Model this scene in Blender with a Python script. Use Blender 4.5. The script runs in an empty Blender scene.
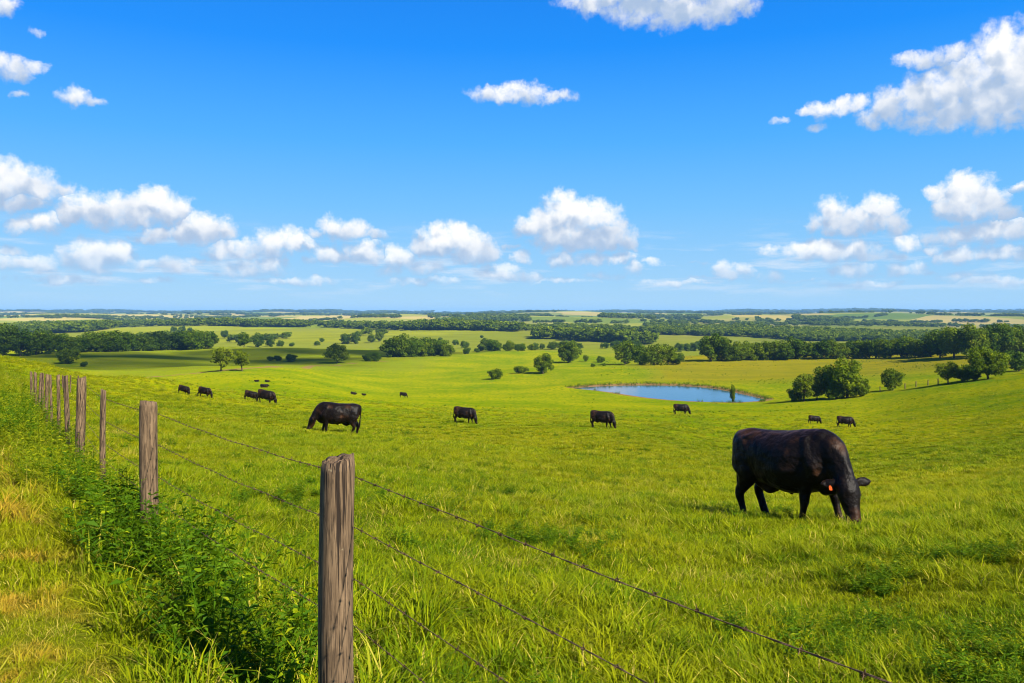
import bpy, bmesh, math, random
import numpy as np
from mathutils import Vector, Matrix, Euler

random.seed(7)
rng = np.random.default_rng(7)
scene = bpy.context.scene
COL = scene.collection
F, CX, HY, EYE = 800.0, 512.0, 313.0, 1.62      # focal length in pixels, optical centre, eye-level row, eye height
SUN_EL, SUN_DIR2 = math.radians(37), (0.68, -0.73)

# ------------------------------------------------------------------ helpers
def tag(o, label=None, cat=None, group=None, kind=None):
    if label: o['label'] = label
    if cat: o['category'] = cat
    if group: o['group'] = group
    if kind: o['kind'] = kind
    return o

def link(name, me, mat=None, parent=None):
    o = bpy.data.objects.new(name, me)
    COL.objects.link(o)
    if mat and me is not None and len(me.materials) == 0: me.materials.append(mat)
    if parent: o.parent = parent
    return o

def empty(name, loc=(0, 0, 0), rz=0.0):
    o = bpy.data.objects.new(name, None)
    COL.objects.link(o)
    o.location = loc; o.rotation_euler = (0, 0, rz); o.empty_display_size = 0.2
    return o

def copy_tree(o, parent=None):
    c = o.copy(); COL.objects.link(c)
    if parent: c.parent = parent
    for ch in o.children: copy_tree(ch, c)
    return c

def mesh_np(name, verts, faces, smooth=False):
    me = bpy.data.meshes.new(name)
    me.from_pydata([tuple(v) for v in verts], [], [tuple(f) for f in faces])
    if smooth: me.polygons.foreach_set('use_smooth', [True] * len(me.polygons))
    me.update()
    return me

def quads_mesh(name, verts, nq, tint=None):
    """Fast mesh of nq quads from a (nq*4,3) array."""
    me = bpy.data.meshes.new(name)
    me.vertices.add(nq * 4); me.loops.add(nq * 4); me.polygons.add(nq)
    me.vertices.foreach_set('co', np.asarray(verts, np.float32).ravel())
    me.loops.foreach_set('vertex_index', np.arange(nq * 4, dtype=np.int32))
    me.polygons.foreach_set('loop_start', np.arange(nq, dtype=np.int32) * 4)
    me.polygons.foreach_set('loop_total', np.full(nq, 4, np.int32))
    if tint is not None:
        a = me.attributes.new('tint', 'FLOAT', 'POINT')
        a.data.foreach_set('value', np.repeat(tint, 4).astype(np.float32))
    me.update(calc_edges=True)
    return me

def nd(nt, typ, ins=None, **kw):
    n = nt.nodes.new(typ)
    for k, v in kw.items(): setattr(n, k, v)
    for k, v in (ins or {}).items():
        s = n.inputs[k]
        if isinstance(v, bpy.types.NodeSocket): nt.links.new(v, s)
        else: s.default_value = v
    return n

def math_(nt, op, a, b=None, c=None, clamp=False):
    ins = {0: a}
    if b is not None: ins[1] = b
    if c is not None: ins[2] = c
    n = nd(nt, 'ShaderNodeMath', ins, operation=op); n.use_clamp = clamp
    return n.outputs[0]

def mixc(nt, f, a, b, blend='MIX'):
    n = nd(nt, 'ShaderNodeMix', data_type='RGBA', blend_type=blend)
    for k, v in ((0, f), (6, a), (7, b)):
        if isinstance(v, bpy.types.NodeSocket): nt.links.new(v, n.inputs[k])
        else: n.inputs[k].default_value = v if k == 0 or len(v) == 4 else (*v, 1)
    return n.outputs[2]

def sstep(nt, x, lo, hi, tlo=0.0, thi=1.0):
    n = nd(nt, 'ShaderNodeMapRange', {0: x, 1: lo, 2: hi, 3: tlo, 4: thi}, interpolation_type='SMOOTHSTEP')
    return n.outputs[0]

def noise(nt, vec, scale, detail=4.0, rough=0.55, dim='3D', distortion=0.0):
    n = nd(nt, 'ShaderNodeTexNoise', {'Scale': scale, 'Detail': detail, 'Roughness': rough, 'Distortion': distortion}, noise_dimensions=dim)
    if vec is not None: nt.links.new(vec, n.inputs['Vector'])
    return n.outputs['Fac']

def new_mat(name):
    m = bpy.data.materials.new(name); m.use_nodes = True
    nt = m.node_tree; nt.nodes.clear()
    out = nd(nt, 'ShaderNodeOutputMaterial')
    return m, nt, out

# ------------------------------------------------------------------ terrain heights
def pchip(x, y, xi):
    x = np.asarray(x, float); y = np.asarray(y, float)
    h = np.diff(x); dl = np.diff(y) / h
    m = np.zeros(len(x)); m[0] = dl[0]; m[-1] = dl[-1]
    for i in range(1, len(x) - 1):
        if dl[i-1] * dl[i] > 0:
            w1 = 2*h[i] + h[i-1]; w2 = h[i] + 2*h[i-1]
            m[i] = (w1 + w2) / (w1 / dl[i-1] + w2 / dl[i])
    k = np.clip(np.searchsorted(x, xi) - 1, 0, len(x) - 2)
    t = np.clip((xi - x[k]) / h[k], 0, 1)
    return ((2*t**3 - 3*t**2 + 1) * y[k] + (t**3 - 2*t**2 + t) * h[k] * m[k]
            + (-2*t**3 + 3*t**2) * y[k+1] + (t**3 - t**2) * h[k] * m[k+1])

FAR_R = [(1300, 29), (1700, 29), (2300, 22.5), (3000, 16), (4500, 8), (6500, 1), (8500, -14), (13000, -16)]
FAR_L = [(2200, 28), (3000, 24), (4500, 14), (6500, 6), (8500, -8), (13000, -10)]
PROF = {   # azimuth column (as the pixel it falls on) -> metres ahead, metres below the eye
 -420: [(1, 1.6), (3.1, 1.66), (6, 1.76), (10, 1.9), (15, 2.05), (23, 2.3), (32, 2.5), (45, 2.6), (60, 2.4), (80, 2.4), (110, 7), (160, 12), (230, 15), (300, 18), (400, 20), (600, 24), (1000, 30), (1500, 31)] + FAR_L,
 0: [(1, 1.62), (3.1, 1.70), (6, 1.85), (10, 2.05), (15, 2.3), (23, 2.75), (32, 3.1), (45, 3.45), (60, 3.6), (72, 3.9), (95, 8), (140, 12), (200, 14.5), (300, 19), (400, 21.5), (600, 25), (1000, 31), (1500, 31)] + FAR_L,
 120: [(1, 1.64), (3.1, 1.74), (6, 1.92), (10, 2.2), (15, 2.6), (23, 3.3), (32, 4.1), (45, 5), (60, 5.9), (80, 6.9), (97, 7.7), (120, 11), (160, 15), (230, 18.2), (300, 20.5), (400, 23), (480, 23.4), (540, 25), (700, 33), (900, 33), (1100, 30.5), (1300, 30), (1600, 31)] + FAR_L,
 260: [(1, 1.65), (3.1, 1.77), (6, 2.02), (10, 2.4), (15, 2.85), (23, 3.8), (32, 4.8), (45, 6), (60, 7.3), (80, 9), (100, 10.5), (130, 12.6), (160, 14.2), (200, 15.8), (245, 16.8), (285, 19.6), (330, 22), (400, 24.2), (480, 25.6), (560, 24.8), (700, 31), (850, 31.5), (1050, 31), (1300, 29), (1600, 28)] + FAR_L,
 400: [(1, 1.66), (3.1, 1.80), (6, 2.1), (10, 2.5), (15, 3.05), (23, 4.1), (32, 5.2), (45, 6.8), (60, 8.3), (80, 10.2), (100, 12), (130, 14.8), (160, 17.2), (216, 21.6), (260, 23.4), (320, 24.5), (380, 25.1), (430, 25), (480, 26.2), (560, 27.5), (700, 32), (850, 31), (1100, 28), (1400, 27), (1700, 26), (2200, 23), (3000, 16), (4000, 11), (6500, 4), (8500, -2), (13000, -6)],
 520: [(1, 1.67), (3.1, 1.82), (6, 2.17), (10, 2.65), (15, 3.35), (23, 4.4), (32, 5.6), (45, 7.1), (60, 8.5), (80, 10.7), (100, 12.8), (130, 15.8), (160, 18.2), (190, 20), (230, 22), (280, 23.6), (330, 24.3), (400, 24.5), (450, 24.2), (520, 24.2), (620, 29), (800, 30), (1000, 26.5), (1200, 26), (1500, 26), (2000, 22), (2800, 16), (4000, 10), (6500, 4), (8500, 1), (13000, -4)],
 640: [(1, 1.67), (3.1, 1.84), (6, 2.22), (10, 2.75), (15, 3.5), (23, 4.7), (32, 5.9), (45, 7.4), (60, 8.8), (80, 11), (100, 13.3), (130, 16), (160, 18.6), (185, 20.4), (205, 21), (240, 21.3), (300, 22.6), (380, 23.7), (430, 23.6), (520, 29), (700, 31.5), (900, 29), (1100, 28), (1500, 27), (2000, 25), (2800, 20), (4000, 11), (6500, 6), (8500, -4), (13000, -6)],
 740: [(1, 1.67), (3.1, 1.84), (6, 2.25), (10, 2.82), (15, 3.6), (23, 4.9), (32, 6.3), (45, 8), (60, 9.8), (80, 11.7), (100, 13.4), (130, 16.2), (160, 19), (188, 20.9), (205, 21.1), (230, 21.2), (270, 21.7), (330, 21.6), (380, 21.6), (430, 22.3), (550, 30), (750, 34), (1000, 31)] + FAR_R,
 860: [(1, 1.66), (3.1, 1.83), (6, 2.23), (10, 2.78), (15, 3.7), (23, 5.2), (32, 6.7), (45, 8.5), (60, 10.2), (86, 12.5), (120, 15.4), (150, 17.1), (180, 18.2), (192, 18.4), (212, 19.8), (240, 20.4), (290, 20.1), (340, 19.5), (385, 20), (500, 30), (700, 34), (1000, 31)] + FAR_R,
 960: [(1, 1.65), (3.1, 1.8), (6, 2.15), (10, 2.68), (15, 3.6), (23, 5), (32, 6.4), (45, 8), (60, 9.4), (86, 11.4), (110, 12.6), (140, 13.5), (168, 14.3), (200, 17), (240, 18.6), (290, 17.7), (335, 17.3), (400, 21), (500, 30), (700, 34), (1000, 31)] + FAR_R,
 1100: [(1, 1.63), (3.1, 1.76), (6, 2.05), (10, 2.5), (15, 3.3), (23, 4.5), (32, 5.6), (45, 6.9), (60, 8), (86, 9.2), (110, 9.8), (140, 10.3), (170, 11.4), (205, 14.5), (245, 16.5), (290, 16.6), (335, 16.6), (400, 21), (500, 30), (700, 34), (1000, 31)] + FAR_R,
 1450: [(1, 1.6), (3.1, 1.7), (6, 1.9), (10, 2.2), (15, 2.8), (23, 3.7), (32, 4.5), (45, 5.4), (60, 6), (86, 7), (110, 7.6), (140, 8.3), (170, 10), (205, 13), (245, 15), (290, 16), (335, 16.6), (400, 21), (500, 30), (700, 34), (1000, 31)] + FAR_R,
}
LD = np.linspace(math.log(1.0), math.log(13000.0), 700)
_cols = sorted(PROF); _cu = np.array([(c - CX) / F for c in _cols])
_tab0 = np.stack([pchip(np.log([p[0] for p in PROF[c]]), [p[1] for p in PROF[c]], LD) for c in _cols], 1)
UU = np.linspace(_cu[0], _cu[-1], 480)
DROP = np.stack([pchip(_cu, _tab0[i], UU) for i in range(len(LD))], 0)

POND_Z = EYE - 21.25
def _pp(px, py):
    d = F * (EYE - POND_Z) / (py - HY)
    return ((px - CX) / F * d, d)
_pond_px = [(573, 388.4), (584, 387.2), (602, 386.1), (625, 385.4), (650, 385.1), (675, 385.5), (698, 386.8), (716, 389.0), (732, 392.0), (748, 395.5),
            (764, 399.3), (757, 401.2), (736, 402.2), (712, 401.9), (690, 401.2), (668, 399.8), (648, 397.8), (630, 395.2), (612, 392.4), (594, 390.4), (580, 389.3)]
POND = np.array([_pp(*p) for p in _pond_px])

def pond_sd(x, y):
    """Signed distance to the pond outline, negative inside."""
    x = np.asarray(x, float); y = np.asarray(y, float)
    best = np.full(x.shape, 1e9); inside = np.zeros(x.shape, bool)
    n = len(POND)
    for i in range(n):
        ax, ay = POND[i]; bx, by = POND[(i+1) % n]
        ex, ey = bx-ax, by-ay
        t = np.clip(((x-ax)*ex + (y-ay)*ey) / (ex*ex+ey*ey), 0, 1)
        best = np.minimum(best, np.hypot(x-ax-t*ex, y-ay-t*ey))
        c = ((ay > y) != (by > y)) & (x < ex * (y-ay) / (by-ay+1e-12) + ax)
        inside ^= c
    return np.where(inside, -best, best)

HILLS = [  # pixel column, metres ahead, height, half width in pixels, half depth, crop colour
 (755, 2450, 13, 62, 330, (0.38, 0.31, 0.07)), (968, 2600, 14, 66, 340, (0.44, 0.34, 0.09)), (866, 2900, 13, 46, 330, (0.25, 0.28, 0.05)), (592, 2050, 11, 74, 300, (0.40, 0.32, 0.075)),
 (487, 2450, 11, 46, 280, (0.48, 0.35, 0.09)), (335, 2400, 9, 72, 330, (0.46, 0.34, 0.10)), (425, 3300, 14, 55, 420, (0.48, 0.36, 0.11)), (30, 2650, 10, 60, 300, (0.37, 0.35, 0.06)),
 (215, 1480, 6, 110, 210, (0.27, 0.27, 0.012)), (805, 1330, 5, 62, 150, (0.19, 0.22, 0.025)), (455, 1150, 4.5, 70, 160, (0.26, 0.26, 0.015)), (590, 1250, 4, 55, 130, (0.24, 0.24, 0.02)),
 (680, 3600, 15, 50, 420, (0.36, 0.32, 0.10)), (1060, 2200, 12, 70, 300, (0.30, 0.30, 0.05)), (130, 3600, 14, 70, 400, (0.45, 0.36, 0.13)), (910, 4200, 17, 70, 500, (0.34, 0.31, 0.10)), (560, 4300, 16, 60, 500, (0.44, 0.36, 0.13))]
def hill_w(h, x, y):
    px, d, hh, w, sy, c = h
    x0 = (px-CX)/F*d; sx_ = w/F*d
    return np.exp(-((x-x0)/sx_)**2 - ((y-d)/sy)**2)
def bump(x, y):
    a = np.clip(np.hypot(x, y) / 60, 0.25, 1.0)
    z = 0.035*np.sin(x*1.13+0.7*y+1.3) * np.sin(0.83*y-0.41*x) + 0.03*np.sin(2.1*x-1.2*y) * np.sin(1.7*y+0.9*x+2.0)
    z += a * (0.10*np.sin(0.21*x+0.13*y+0.5) * np.sin(0.17*y-0.12*x+1.0) + 0.05*np.sin(0.47*x-0.31*y+2.2) * np.sin(0.39*y+0.11*x))
    far = np.clip((np.hypot(x, y) - 300) / 700, 0, 1)
    z += far * (1.3*np.sin(x*0.011+0.4) * np.sin(y*0.008+1.1) + 0.9*np.sin(x*0.023+y*0.017+2.0))
    md = np.clip((np.hypot(x, y) - 235) / 70, 0, 1) * (1 - np.clip((np.hypot(x, y) - 620) / 250, 0, 1))
    z += md * (0.95*np.sin(x*0.043+0.6+0.008*y) * np.sin(y*0.033+0.8) + 0.65*np.sin(x*0.024-y*0.041+1.9) + 0.25*np.sin(x*0.11+y*0.05)*np.sin(y*0.09))
    hf = np.clip((np.hypot(x, y) - 1300) / 1500, 0, 1)
    z += hf * (5.0*np.sin(x*0.0052+0.9+y*0.0006) * np.sin(y*0.0031-0.4) + 3.0*np.sin(x*0.0121+y*0.002+1.0) + 11*np.clip(hf*np.hypot(x, y)/7000, 0, 1)*np.sin(x*0.0017+2.1)*np.sin(x*0.0041+0.3))
    if np.any(np.hypot(x, y) > 800):
        for h in HILLS: z = z + h[2]*hill_w(h, x, y)
    return z

TMAX = math.atan(1.16)
def height(x, y):
    x = np.asarray(x, float); y = np.asarray(y, float)
    r = np.hypot(x, y); th = np.clip(np.arctan2(x, y), -TMAX, TMAX)
    u = np.tan(th); d = np.maximum(r * np.cos(th), 1e-3)
    ld = np.log(np.clip(d, 1.0, 12999))
    fi = np.clip((ld - LD[0]) / (LD[1] - LD[0]), 0, len(LD) - 1.001); i = fi.astype(int); a = fi - i
    fj = np.clip((u - UU[0]) / (UU[1] - UU[0]), 0, len(UU) - 1.001); j = fj.astype(int); b = fj - j
    dr = (DROP[i, j]*(1-a)*(1-b) + DROP[i+1, j]*a*(1-b) + DROP[i, j+1]*(1-a)*b + DROP[i+1, j+1]*a*b)
    k = np.clip(d, 0, 1.0)
    dr = dr * k + 1.62 * (1 - k)
    z = EYE - dr + bump(x, y) * np.clip(r / 6, 0, 1)
    near = (np.abs(x - 40) < 120) & (np.abs(y - 212) < 120)
    if np.any(near):
        z = np.array(z, float)
        sd = pond_sd(x[near], y[near]) if x.ndim else pond_sd(x, y)
        zz = z[near] if x.ndim else z
        w = np.clip(sd / 14, 0, 1); w = w * w * (3 - 2*w)
        fs = np.clip(((y[near] if x.ndim else y) - 204 - 0.25*((x[near] if x.ndim else x) - 40)*-1) / 14, 0, 1)
        rim = POND_Z + np.clip(sd * (0.03 + 0.15*fs), -0.8, 0.12 + 0.6*fs) + 0.01 * np.clip(sd, 0, 99)
        zz = np.where(sd < 0, POND_Z + np.clip(sd * 0.16, -0.8, 0), rim * (1-w) + zz * w)
        if x.ndim: z[near] = zz
        else: z = zz
    return z

def gz(x, y): return float(height(np.array([x]), np.array([y]))[0])

_DS = np.exp(np.linspace(math.log(1.6), math.log(12500), 3000))
_SIGHT = {}
def at(px, py, dmin=1.6):
    """The ground point that a sight line meets first, beyond dmin metres."""
    u = (px - CX) / F; key = round(px*2)
    if key not in _SIGHT:
        uk = (key/2 - CX) / F; _SIGHT[key] = HY + F * (EYE - height(uk * _DS, _DS)) / _DS
    ys = _SIGHT[key]
    ok = np.nonzero((ys <= py) & (_DS >= dmin))[0]
    d = _DS[ok[0]] if len(ok) else _DS[np.argmin(np.where(_DS >= dmin, ys, 1e9))]
    return Vector((u * d, d, gz(u * d, d)))

# fence line: x = 1.376 - 0.66 y; field side positive
FN = np.array([1, 0.66]) / math.hypot(1, 0.66)
def fence_s(x, y): return (x + 0.66*y - 1.376) / math.hypot(1, 0.66)

# ------------------------------------------------------------------ meadow colours, shared by the ground and the grass on it
def meadow_group():
    g = bpy.data.node_groups.new('meadow_colour', 'ShaderNodeTree')
    g.interface.new_socket('Color', in_out='OUTPUT', socket_type='NodeSocketColor')
    g.interface.new_socket('Dry', in_out='OUTPUT', socket_type='NodeSocketFloat')
    out = g.nodes.new('NodeGroupOutput')
    pos = nd(g, 'ShaderNodeNewGeometry').outputs['Position']
    flat = nd(g, 'ShaderNodeVectorMath', {0: pos, 1: (1, 1, 0)}, operation='MULTIPLY').outputs[0]
    big = noise(g, flat, 0.035, 3, 0.5)
    mid = noise(g, flat, 0.16, 4, 0.6)
    fine = noise(g, flat, 0.9, 4, 0.6)
    clump = noise(g, flat, 2.6, 3, 0.6)
    c = mixc(g, sstep(g, big, 0.32, 0.68), (0.145, 0.198, 0.0022, 1), (0.285, 0.268, 0.003, 1))
    c = mixc(g, math_(g, 'MULTIPLY', sstep(g, mid, 0.46, 0.68), 0.60), c, (0.320, 0.275, 0.004, 1))
    c = mixc(g, math_(g, 'MULTIPLY', sstep(g, fine, 0.46, 0.66), 0.80), c, (0.075, 0.150, 0.002, 1))
    c = mixc(g, math_(g, 'MULTIPLY', sstep(g, clump, 0.52, 0.70), 0.70), c, (0.040, 0.100, 0.002, 1))
    sx = nd(g, 'ShaderNodeSeparateXYZ', {0: pos})
    s = math_(g, 'ADD', math_(g, 'MULTIPLY', sx.outputs[0], 0.8346), math_(g, 'MULTIPLY_ADD', sx.outputs[1], 0.5508, -1.148))
    lane = math_(g, 'MULTIPLY', sstep(g, s, -0.42, -0.95), sstep(g, s, -3.6, -2.2))
    dryn = noise(g, flat, 1.3, 4, 0.65)
    dry = math_(g, 'MULTIPLY', lane, sstep(g, dryn, 0.47, 0.62))
    c = mixc(g, math_(g, 'MULTIPLY', lane, 0.30), c, (0.30, 0.25, 0.005, 1))
    c = mixc(g, math_(g, 'MULTIPLY', dry, 0.80), c, (0.40, 0.235, 0.022, 1))
    straw = math_(g, 'MULTIPLY', sstep(g, noise(g, flat, 0.75, 5, 0.7), 0.62, 0.74), 0.35)
    c = mixc(g, straw, c, (0.38, 0.28, 0.02, 1))
    g.links.new(c, out.inputs[0]); g.links.new(dry, out.inputs[1])
    return g
MEADOW = meadow_group()

def mat_ground():
    m, nt, out = new_mat('meadow_ground')
    col = nd(nt, 'ShaderNodeGroup', node_tree=MEADOW).outputs[0]
    att = nd(nt, 'ShaderNodeAttribute', attribute_name='cover')
    msk = nd(nt, 'ShaderNodeAttribute', attribute_name='cover_mask')
    geo = nd(nt, 'ShaderNodeNewGeometry')
    pos = geo.outputs['Position']
    # bare thatch seen between the blades close by
    near = noise(nt, pos, 14, 5, 0.7)
    soil = mixc(nt, near, (0.03, 0.045, 0.004, 1), (0.13, 0.12, 0.012, 1))
    dist = nd(nt, 'ShaderNodeVectorMath', {0: pos}, operation='LENGTH').outputs['Value']
    col = mixc(nt, sstep(nt, dist, 10, 90, 0.72, 0.0), col, soil)
    # sparse darker and paler tussocks in the grazed pasture
    flat = nd(nt, 'ShaderNodeVectorMath', {0: pos, 1: (1, 1, 0)}, operation='MULTIPLY').outputs[0]
    t1 = sstep(nt, noise(nt, flat, 0.85, 5, 0.75), 0.58, 0.66)
    col = mixc(nt, math_(nt, 'MULTIPLY', t1, 0.7), col, (0.065, 0.12, 0.003, 1))
    # crops, hay and pasture of the far fields
    v = noise(nt, flat, 0.018, 6, 0.65)
    rowsn = noise(nt, nd(nt, 'ShaderNodeVectorMath', {0: flat, 1: (0.006, 0.05, 0)}, operation='MULTIPLY').outputs[0], 1.0, 5, 0.7)
    cc = mixc(nt, sstep(nt, v, 0.35, 0.68, 0, 0.45), att.outputs['Color'], (0.15, 0.18, 0.01, 1))
    cc = mixc(nt, sstep(nt, rowsn, 0.44, 0.62, 0, 0.6), cc, (0.15, 0.15, 0.008, 1))
    cc = mixc(nt, sstep(nt, noise(nt, flat, 0.11, 6, 0.75), 0.55, 0.68, 0, 0.55), cc, (0.09, 0.12, 0.005, 1))
    cell = nd(nt, 'ShaderNodeVectorMath', {0: flat, 1: (0.0045, 0.0030, 0)}, operation='MULTIPLY').outputs[0]
    vc = nd(nt, 'ShaderNodeTexVoronoi', {'Vector': cell, 'Scale': 1.0, 'Randomness': 0.85}, voronoi_dimensions='2D')
    vr = nd(nt, 'ShaderNodeSeparateColor', {0: vc.outputs['Color']})
    patch = mixc(nt, sstep(nt, vr.outputs[0], 0.30, 0.34), (0.10, 0.17, 0.015, 1), mixc(nt, sstep(nt, vr.outputs[0], 0.62, 0.66), (0.25, 0.26, 0.02, 1), (0.46, 0.34, 0.10, 1)))
    cc = mixc(nt, math_(nt, 'MULTIPLY', sstep(nt, dist, 1000, 1900), sstep(nt, vr.outputs[1], 0.25, 0.35, 0.0, 0.75)), cc, patch)
    col = mixc(nt, msk.outputs['Fac'], col, cc)
    bank = nd(nt, 'ShaderNodeAttribute', attribute_name='bank')
    bn = noise(nt, pos, 0.6, 5, 0.7)
    bf = sstep(nt, math_(nt, 'ADD', bank.outputs['Fac'], math_(nt, 'MULTIPLY_ADD', bn, 1.2, -0.66)), 0.45, 0.7)
    col = mixc(nt, bf, col, mixc(nt, bn, (0.17, 0.085, 0.03, 1), (0.30, 0.19, 0.08, 1)))
    b = nd(nt, 'ShaderNodeBump', {'Strength': 0.7, 'Distance': 0.25, 'Height': math_(nt, 'ADD', noise(nt, flat, 1.6, 6, 0.7), math_(nt, 'MULTIPLY', noise(nt, flat, 0.3, 4, 0.6), 1.5))})
    col = mixc(nt, 1.0, col, (0.70, 0.74, 0.72, 1), 'MULTIPLY')  # ground colour dimmed to stand in for the self-shadow of grass blades
    bs = nd(nt, 'ShaderNodeBsdfDiffuse', {'Color': col, 'Roughness': 0.6, 'Normal': b.outputs[0]})
    nt.links.new(bs.outputs[0], out.inputs[0])
    return m

def mat_grass(name, dark=0.0, dry=0.0, light=1.0):
    m, nt, out = new_mat(name)
    mg = nd(nt, 'ShaderNodeGroup', node_tree=MEADOW); col = mg.outputs[0]
    tint = nd(nt, 'ShaderNodeAttribute', attribute_name='tint').outputs['Fac']
    oi = nd(nt, 'ShaderNodeObjectInfo').outputs['Random']
    col = mixc(nt, math_(nt, 'MULTIPLY', sstep(nt, oi, 0.0, 0.45, 1, 0), 0.32 + dark), col, (0.07, 0.155, 0.003, 1))
    col = mixc(nt, sstep(nt, tint, 0.25, 0.0, 0, 0.4), col, (0.08, 0.16, 0.002, 1))
    col = mixc(nt, sstep(nt, tint, 0.50, 0.86, 0, 0.6), col, (0.34, 0.36, 0.004, 1))
    col = mixc(nt, sstep(nt, tint, 0.90, 0.97, 0, 0.85), col, (0.52, 0.40, 0.08, 1))
    col = mixc(nt, math_(nt, 'MULTIPLY', mg.outputs[1], 0.42), col, (0.43, 0.265, 0.025, 1))
    if light != 1.0: col = mixc(nt, 1.0, col, (light, light, light, 1), 'MULTIPLY')
    d = nd(nt, 'ShaderNodeBsdfPrincipled', {'Base Color': col, 'Roughness': 0.6, 'Specular IOR Level': 0.04})
    t = nd(nt, 'ShaderNodeBsdfTranslucent', {'Color': col})
    mx = nd(nt, 'ShaderNodeMixShader', {0: 0.32, 1: d.outputs[0], 2: t.outputs[0]})
    nt.links.new(mx.outputs[0], out.inputs[0])
    return m

def mat_leaf(name, dark, light, yellow, transl=0.3, rnd=0.35):
    m, nt, out = new_mat(name)
    tint = nd(nt, 'ShaderNodeAttribute', attribute_name='tint').outputs['Fac']
    oi = nd(nt, 'ShaderNodeObjectInfo').outputs['Random']
    f = math_(nt, 'MULTIPLY_ADD', tint, 1 - rnd, math_(nt, 'MULTIPLY', oi, rnd))
    col = mixc(nt, f, (*dark, 1), (*light, 1))
    col = mixc(nt, sstep(nt, tint, 0.8, 1.0, 0, 0.6), col, (*yellow, 1))
    d = nd(nt, 'ShaderNodeBsdfPrincipled', {'Base Color': col, 'Roughness': 0.6, 'Specular IOR Level': 0.05})
    t = nd(nt, 'ShaderNodeBsdfTranslucent', {'Color': col})
    mx = nd(nt, 'ShaderNodeMixShader', {0: transl, 1: d.outputs[0], 2: t.outputs[0]})
    nt.links.new(mx.outputs[0], out.inputs[0])
    return m

def mat_wood():
    m, nt, out = new_mat('weathered_wood')
    tc = nd(nt, 'ShaderNodeTexCoord').outputs['Object']
    oi = nd(nt, 'ShaderNodeObjectInfo').outputs['Random']
    off = nd(nt, 'ShaderNodeCombineXYZ', {2: math_(nt, 'MULTIPLY', oi, 37.0)}).outputs[0]
    p = nd(nt, 'ShaderNodeVectorMath', {0: tc, 1: off}, operation='ADD').outputs[0]
    st = nd(nt, 'ShaderNodeVectorMath', {0: p, 1: (1, 1, 0.07)}, operation='MULTIPLY').outputs[0]
    grain = noise(nt, st, 75, 6, 0.65, distortion=0.6)
    crack = noise(nt, nd(nt, 'ShaderNodeVectorMath', {0: p, 1: (1, 1, 0.035)}, operation='MULTIPLY').outputs[0], 34, 3, 0.5, distortion=0.9)
    ck = sstep(nt, crack, 0.425, 0.365)
    blot = noise(nt, p, 7, 5, 0.65)
    col = mixc(nt, sstep(nt, grain, 0.3, 0.7), (0.036, 0.024, 0.015, 1), (0.225, 0.165, 0.110, 1))
    col = mixc(nt, sstep(nt, blot, 0.42, 0.68, 0, 0.65), col, (0.075, 0.052, 0.034, 1))
    lich = sstep(nt, noise(nt, p, 26, 4, 0.6), 0.66, 0.72)
    col = mixc(nt, math_(nt, 'MULTIPLY', lich, 0.5), col, (0.36, 0.35, 0.25, 1))
    col = mixc(nt, math_(nt, 'MULTIPLY', oi, 0.45), col, mixc(nt, grain, (0.05, 0.036, 0.024, 1), (0.21, 0.16, 0.11, 1)))
    col = mixc(nt, ck, col, (0.018, 0.013, 0.010, 1))
    col = mixc(nt, 1.0, col, (1.04, 0.93, 0.76, 1), 'MULTIPLY')
    fib = noise(nt, nd(nt, 'ShaderNodeVectorMath', {0: p, 1: (1, 1, 0.05)}, operation='MULTIPLY').outputs[0], 150, 4, 0.6, distortion=0.4)
    col = mixc(nt, sstep(nt, fib, 0.50, 0.38, 0, 0.75), col, (0.022, 0.015, 0.010, 1))
    h = math_(nt, 'SUBTRACT', math_(nt, 'MULTIPLY', grain, 0.35), ck)
    b = nd(nt, 'ShaderNodeBump', {'Strength': 0.9, 'Distance': 0.006, 'Height': h})
    bs = nd(nt, 'ShaderNodeBsdfPrincipled', {'Base Color': col, 'Roughness': 0.85, 'Specular IOR Level': 0.2, 'Normal': b.outputs[0]})
    nt.links.new(bs.outputs[0], out.inputs[0])
    return m

def mat_simple(name, c1, c2, scale=8, rough=0.7, metal=0.0, spec=0.3, bumpd=0.0):
    m, nt, out = new_mat(name)
    tc = nd(nt, 'ShaderNodeTexCoord').outputs['Object']
    n = noise(nt, tc, scale, 5, 0.6)
    col = mixc(nt, sstep(nt, n, 0.35, 0.65), (*c1, 1), (*c2, 1))
    bs = nd(nt, 'ShaderNodeBsdfPrincipled', {'Base Color': col, 'Roughness': rough, 'Metallic': metal, 'Specular IOR Level': spec})
    if bumpd:
        b = nd(nt, 'ShaderNodeBump', {'Strength': 0.6, 'Distance': bumpd, 'Height': n})
        nt.links.new(b.outputs[0], bs.inputs['Normal'])
    nt.links.new(bs.outputs[0], out.inputs[0])
    return m

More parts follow.
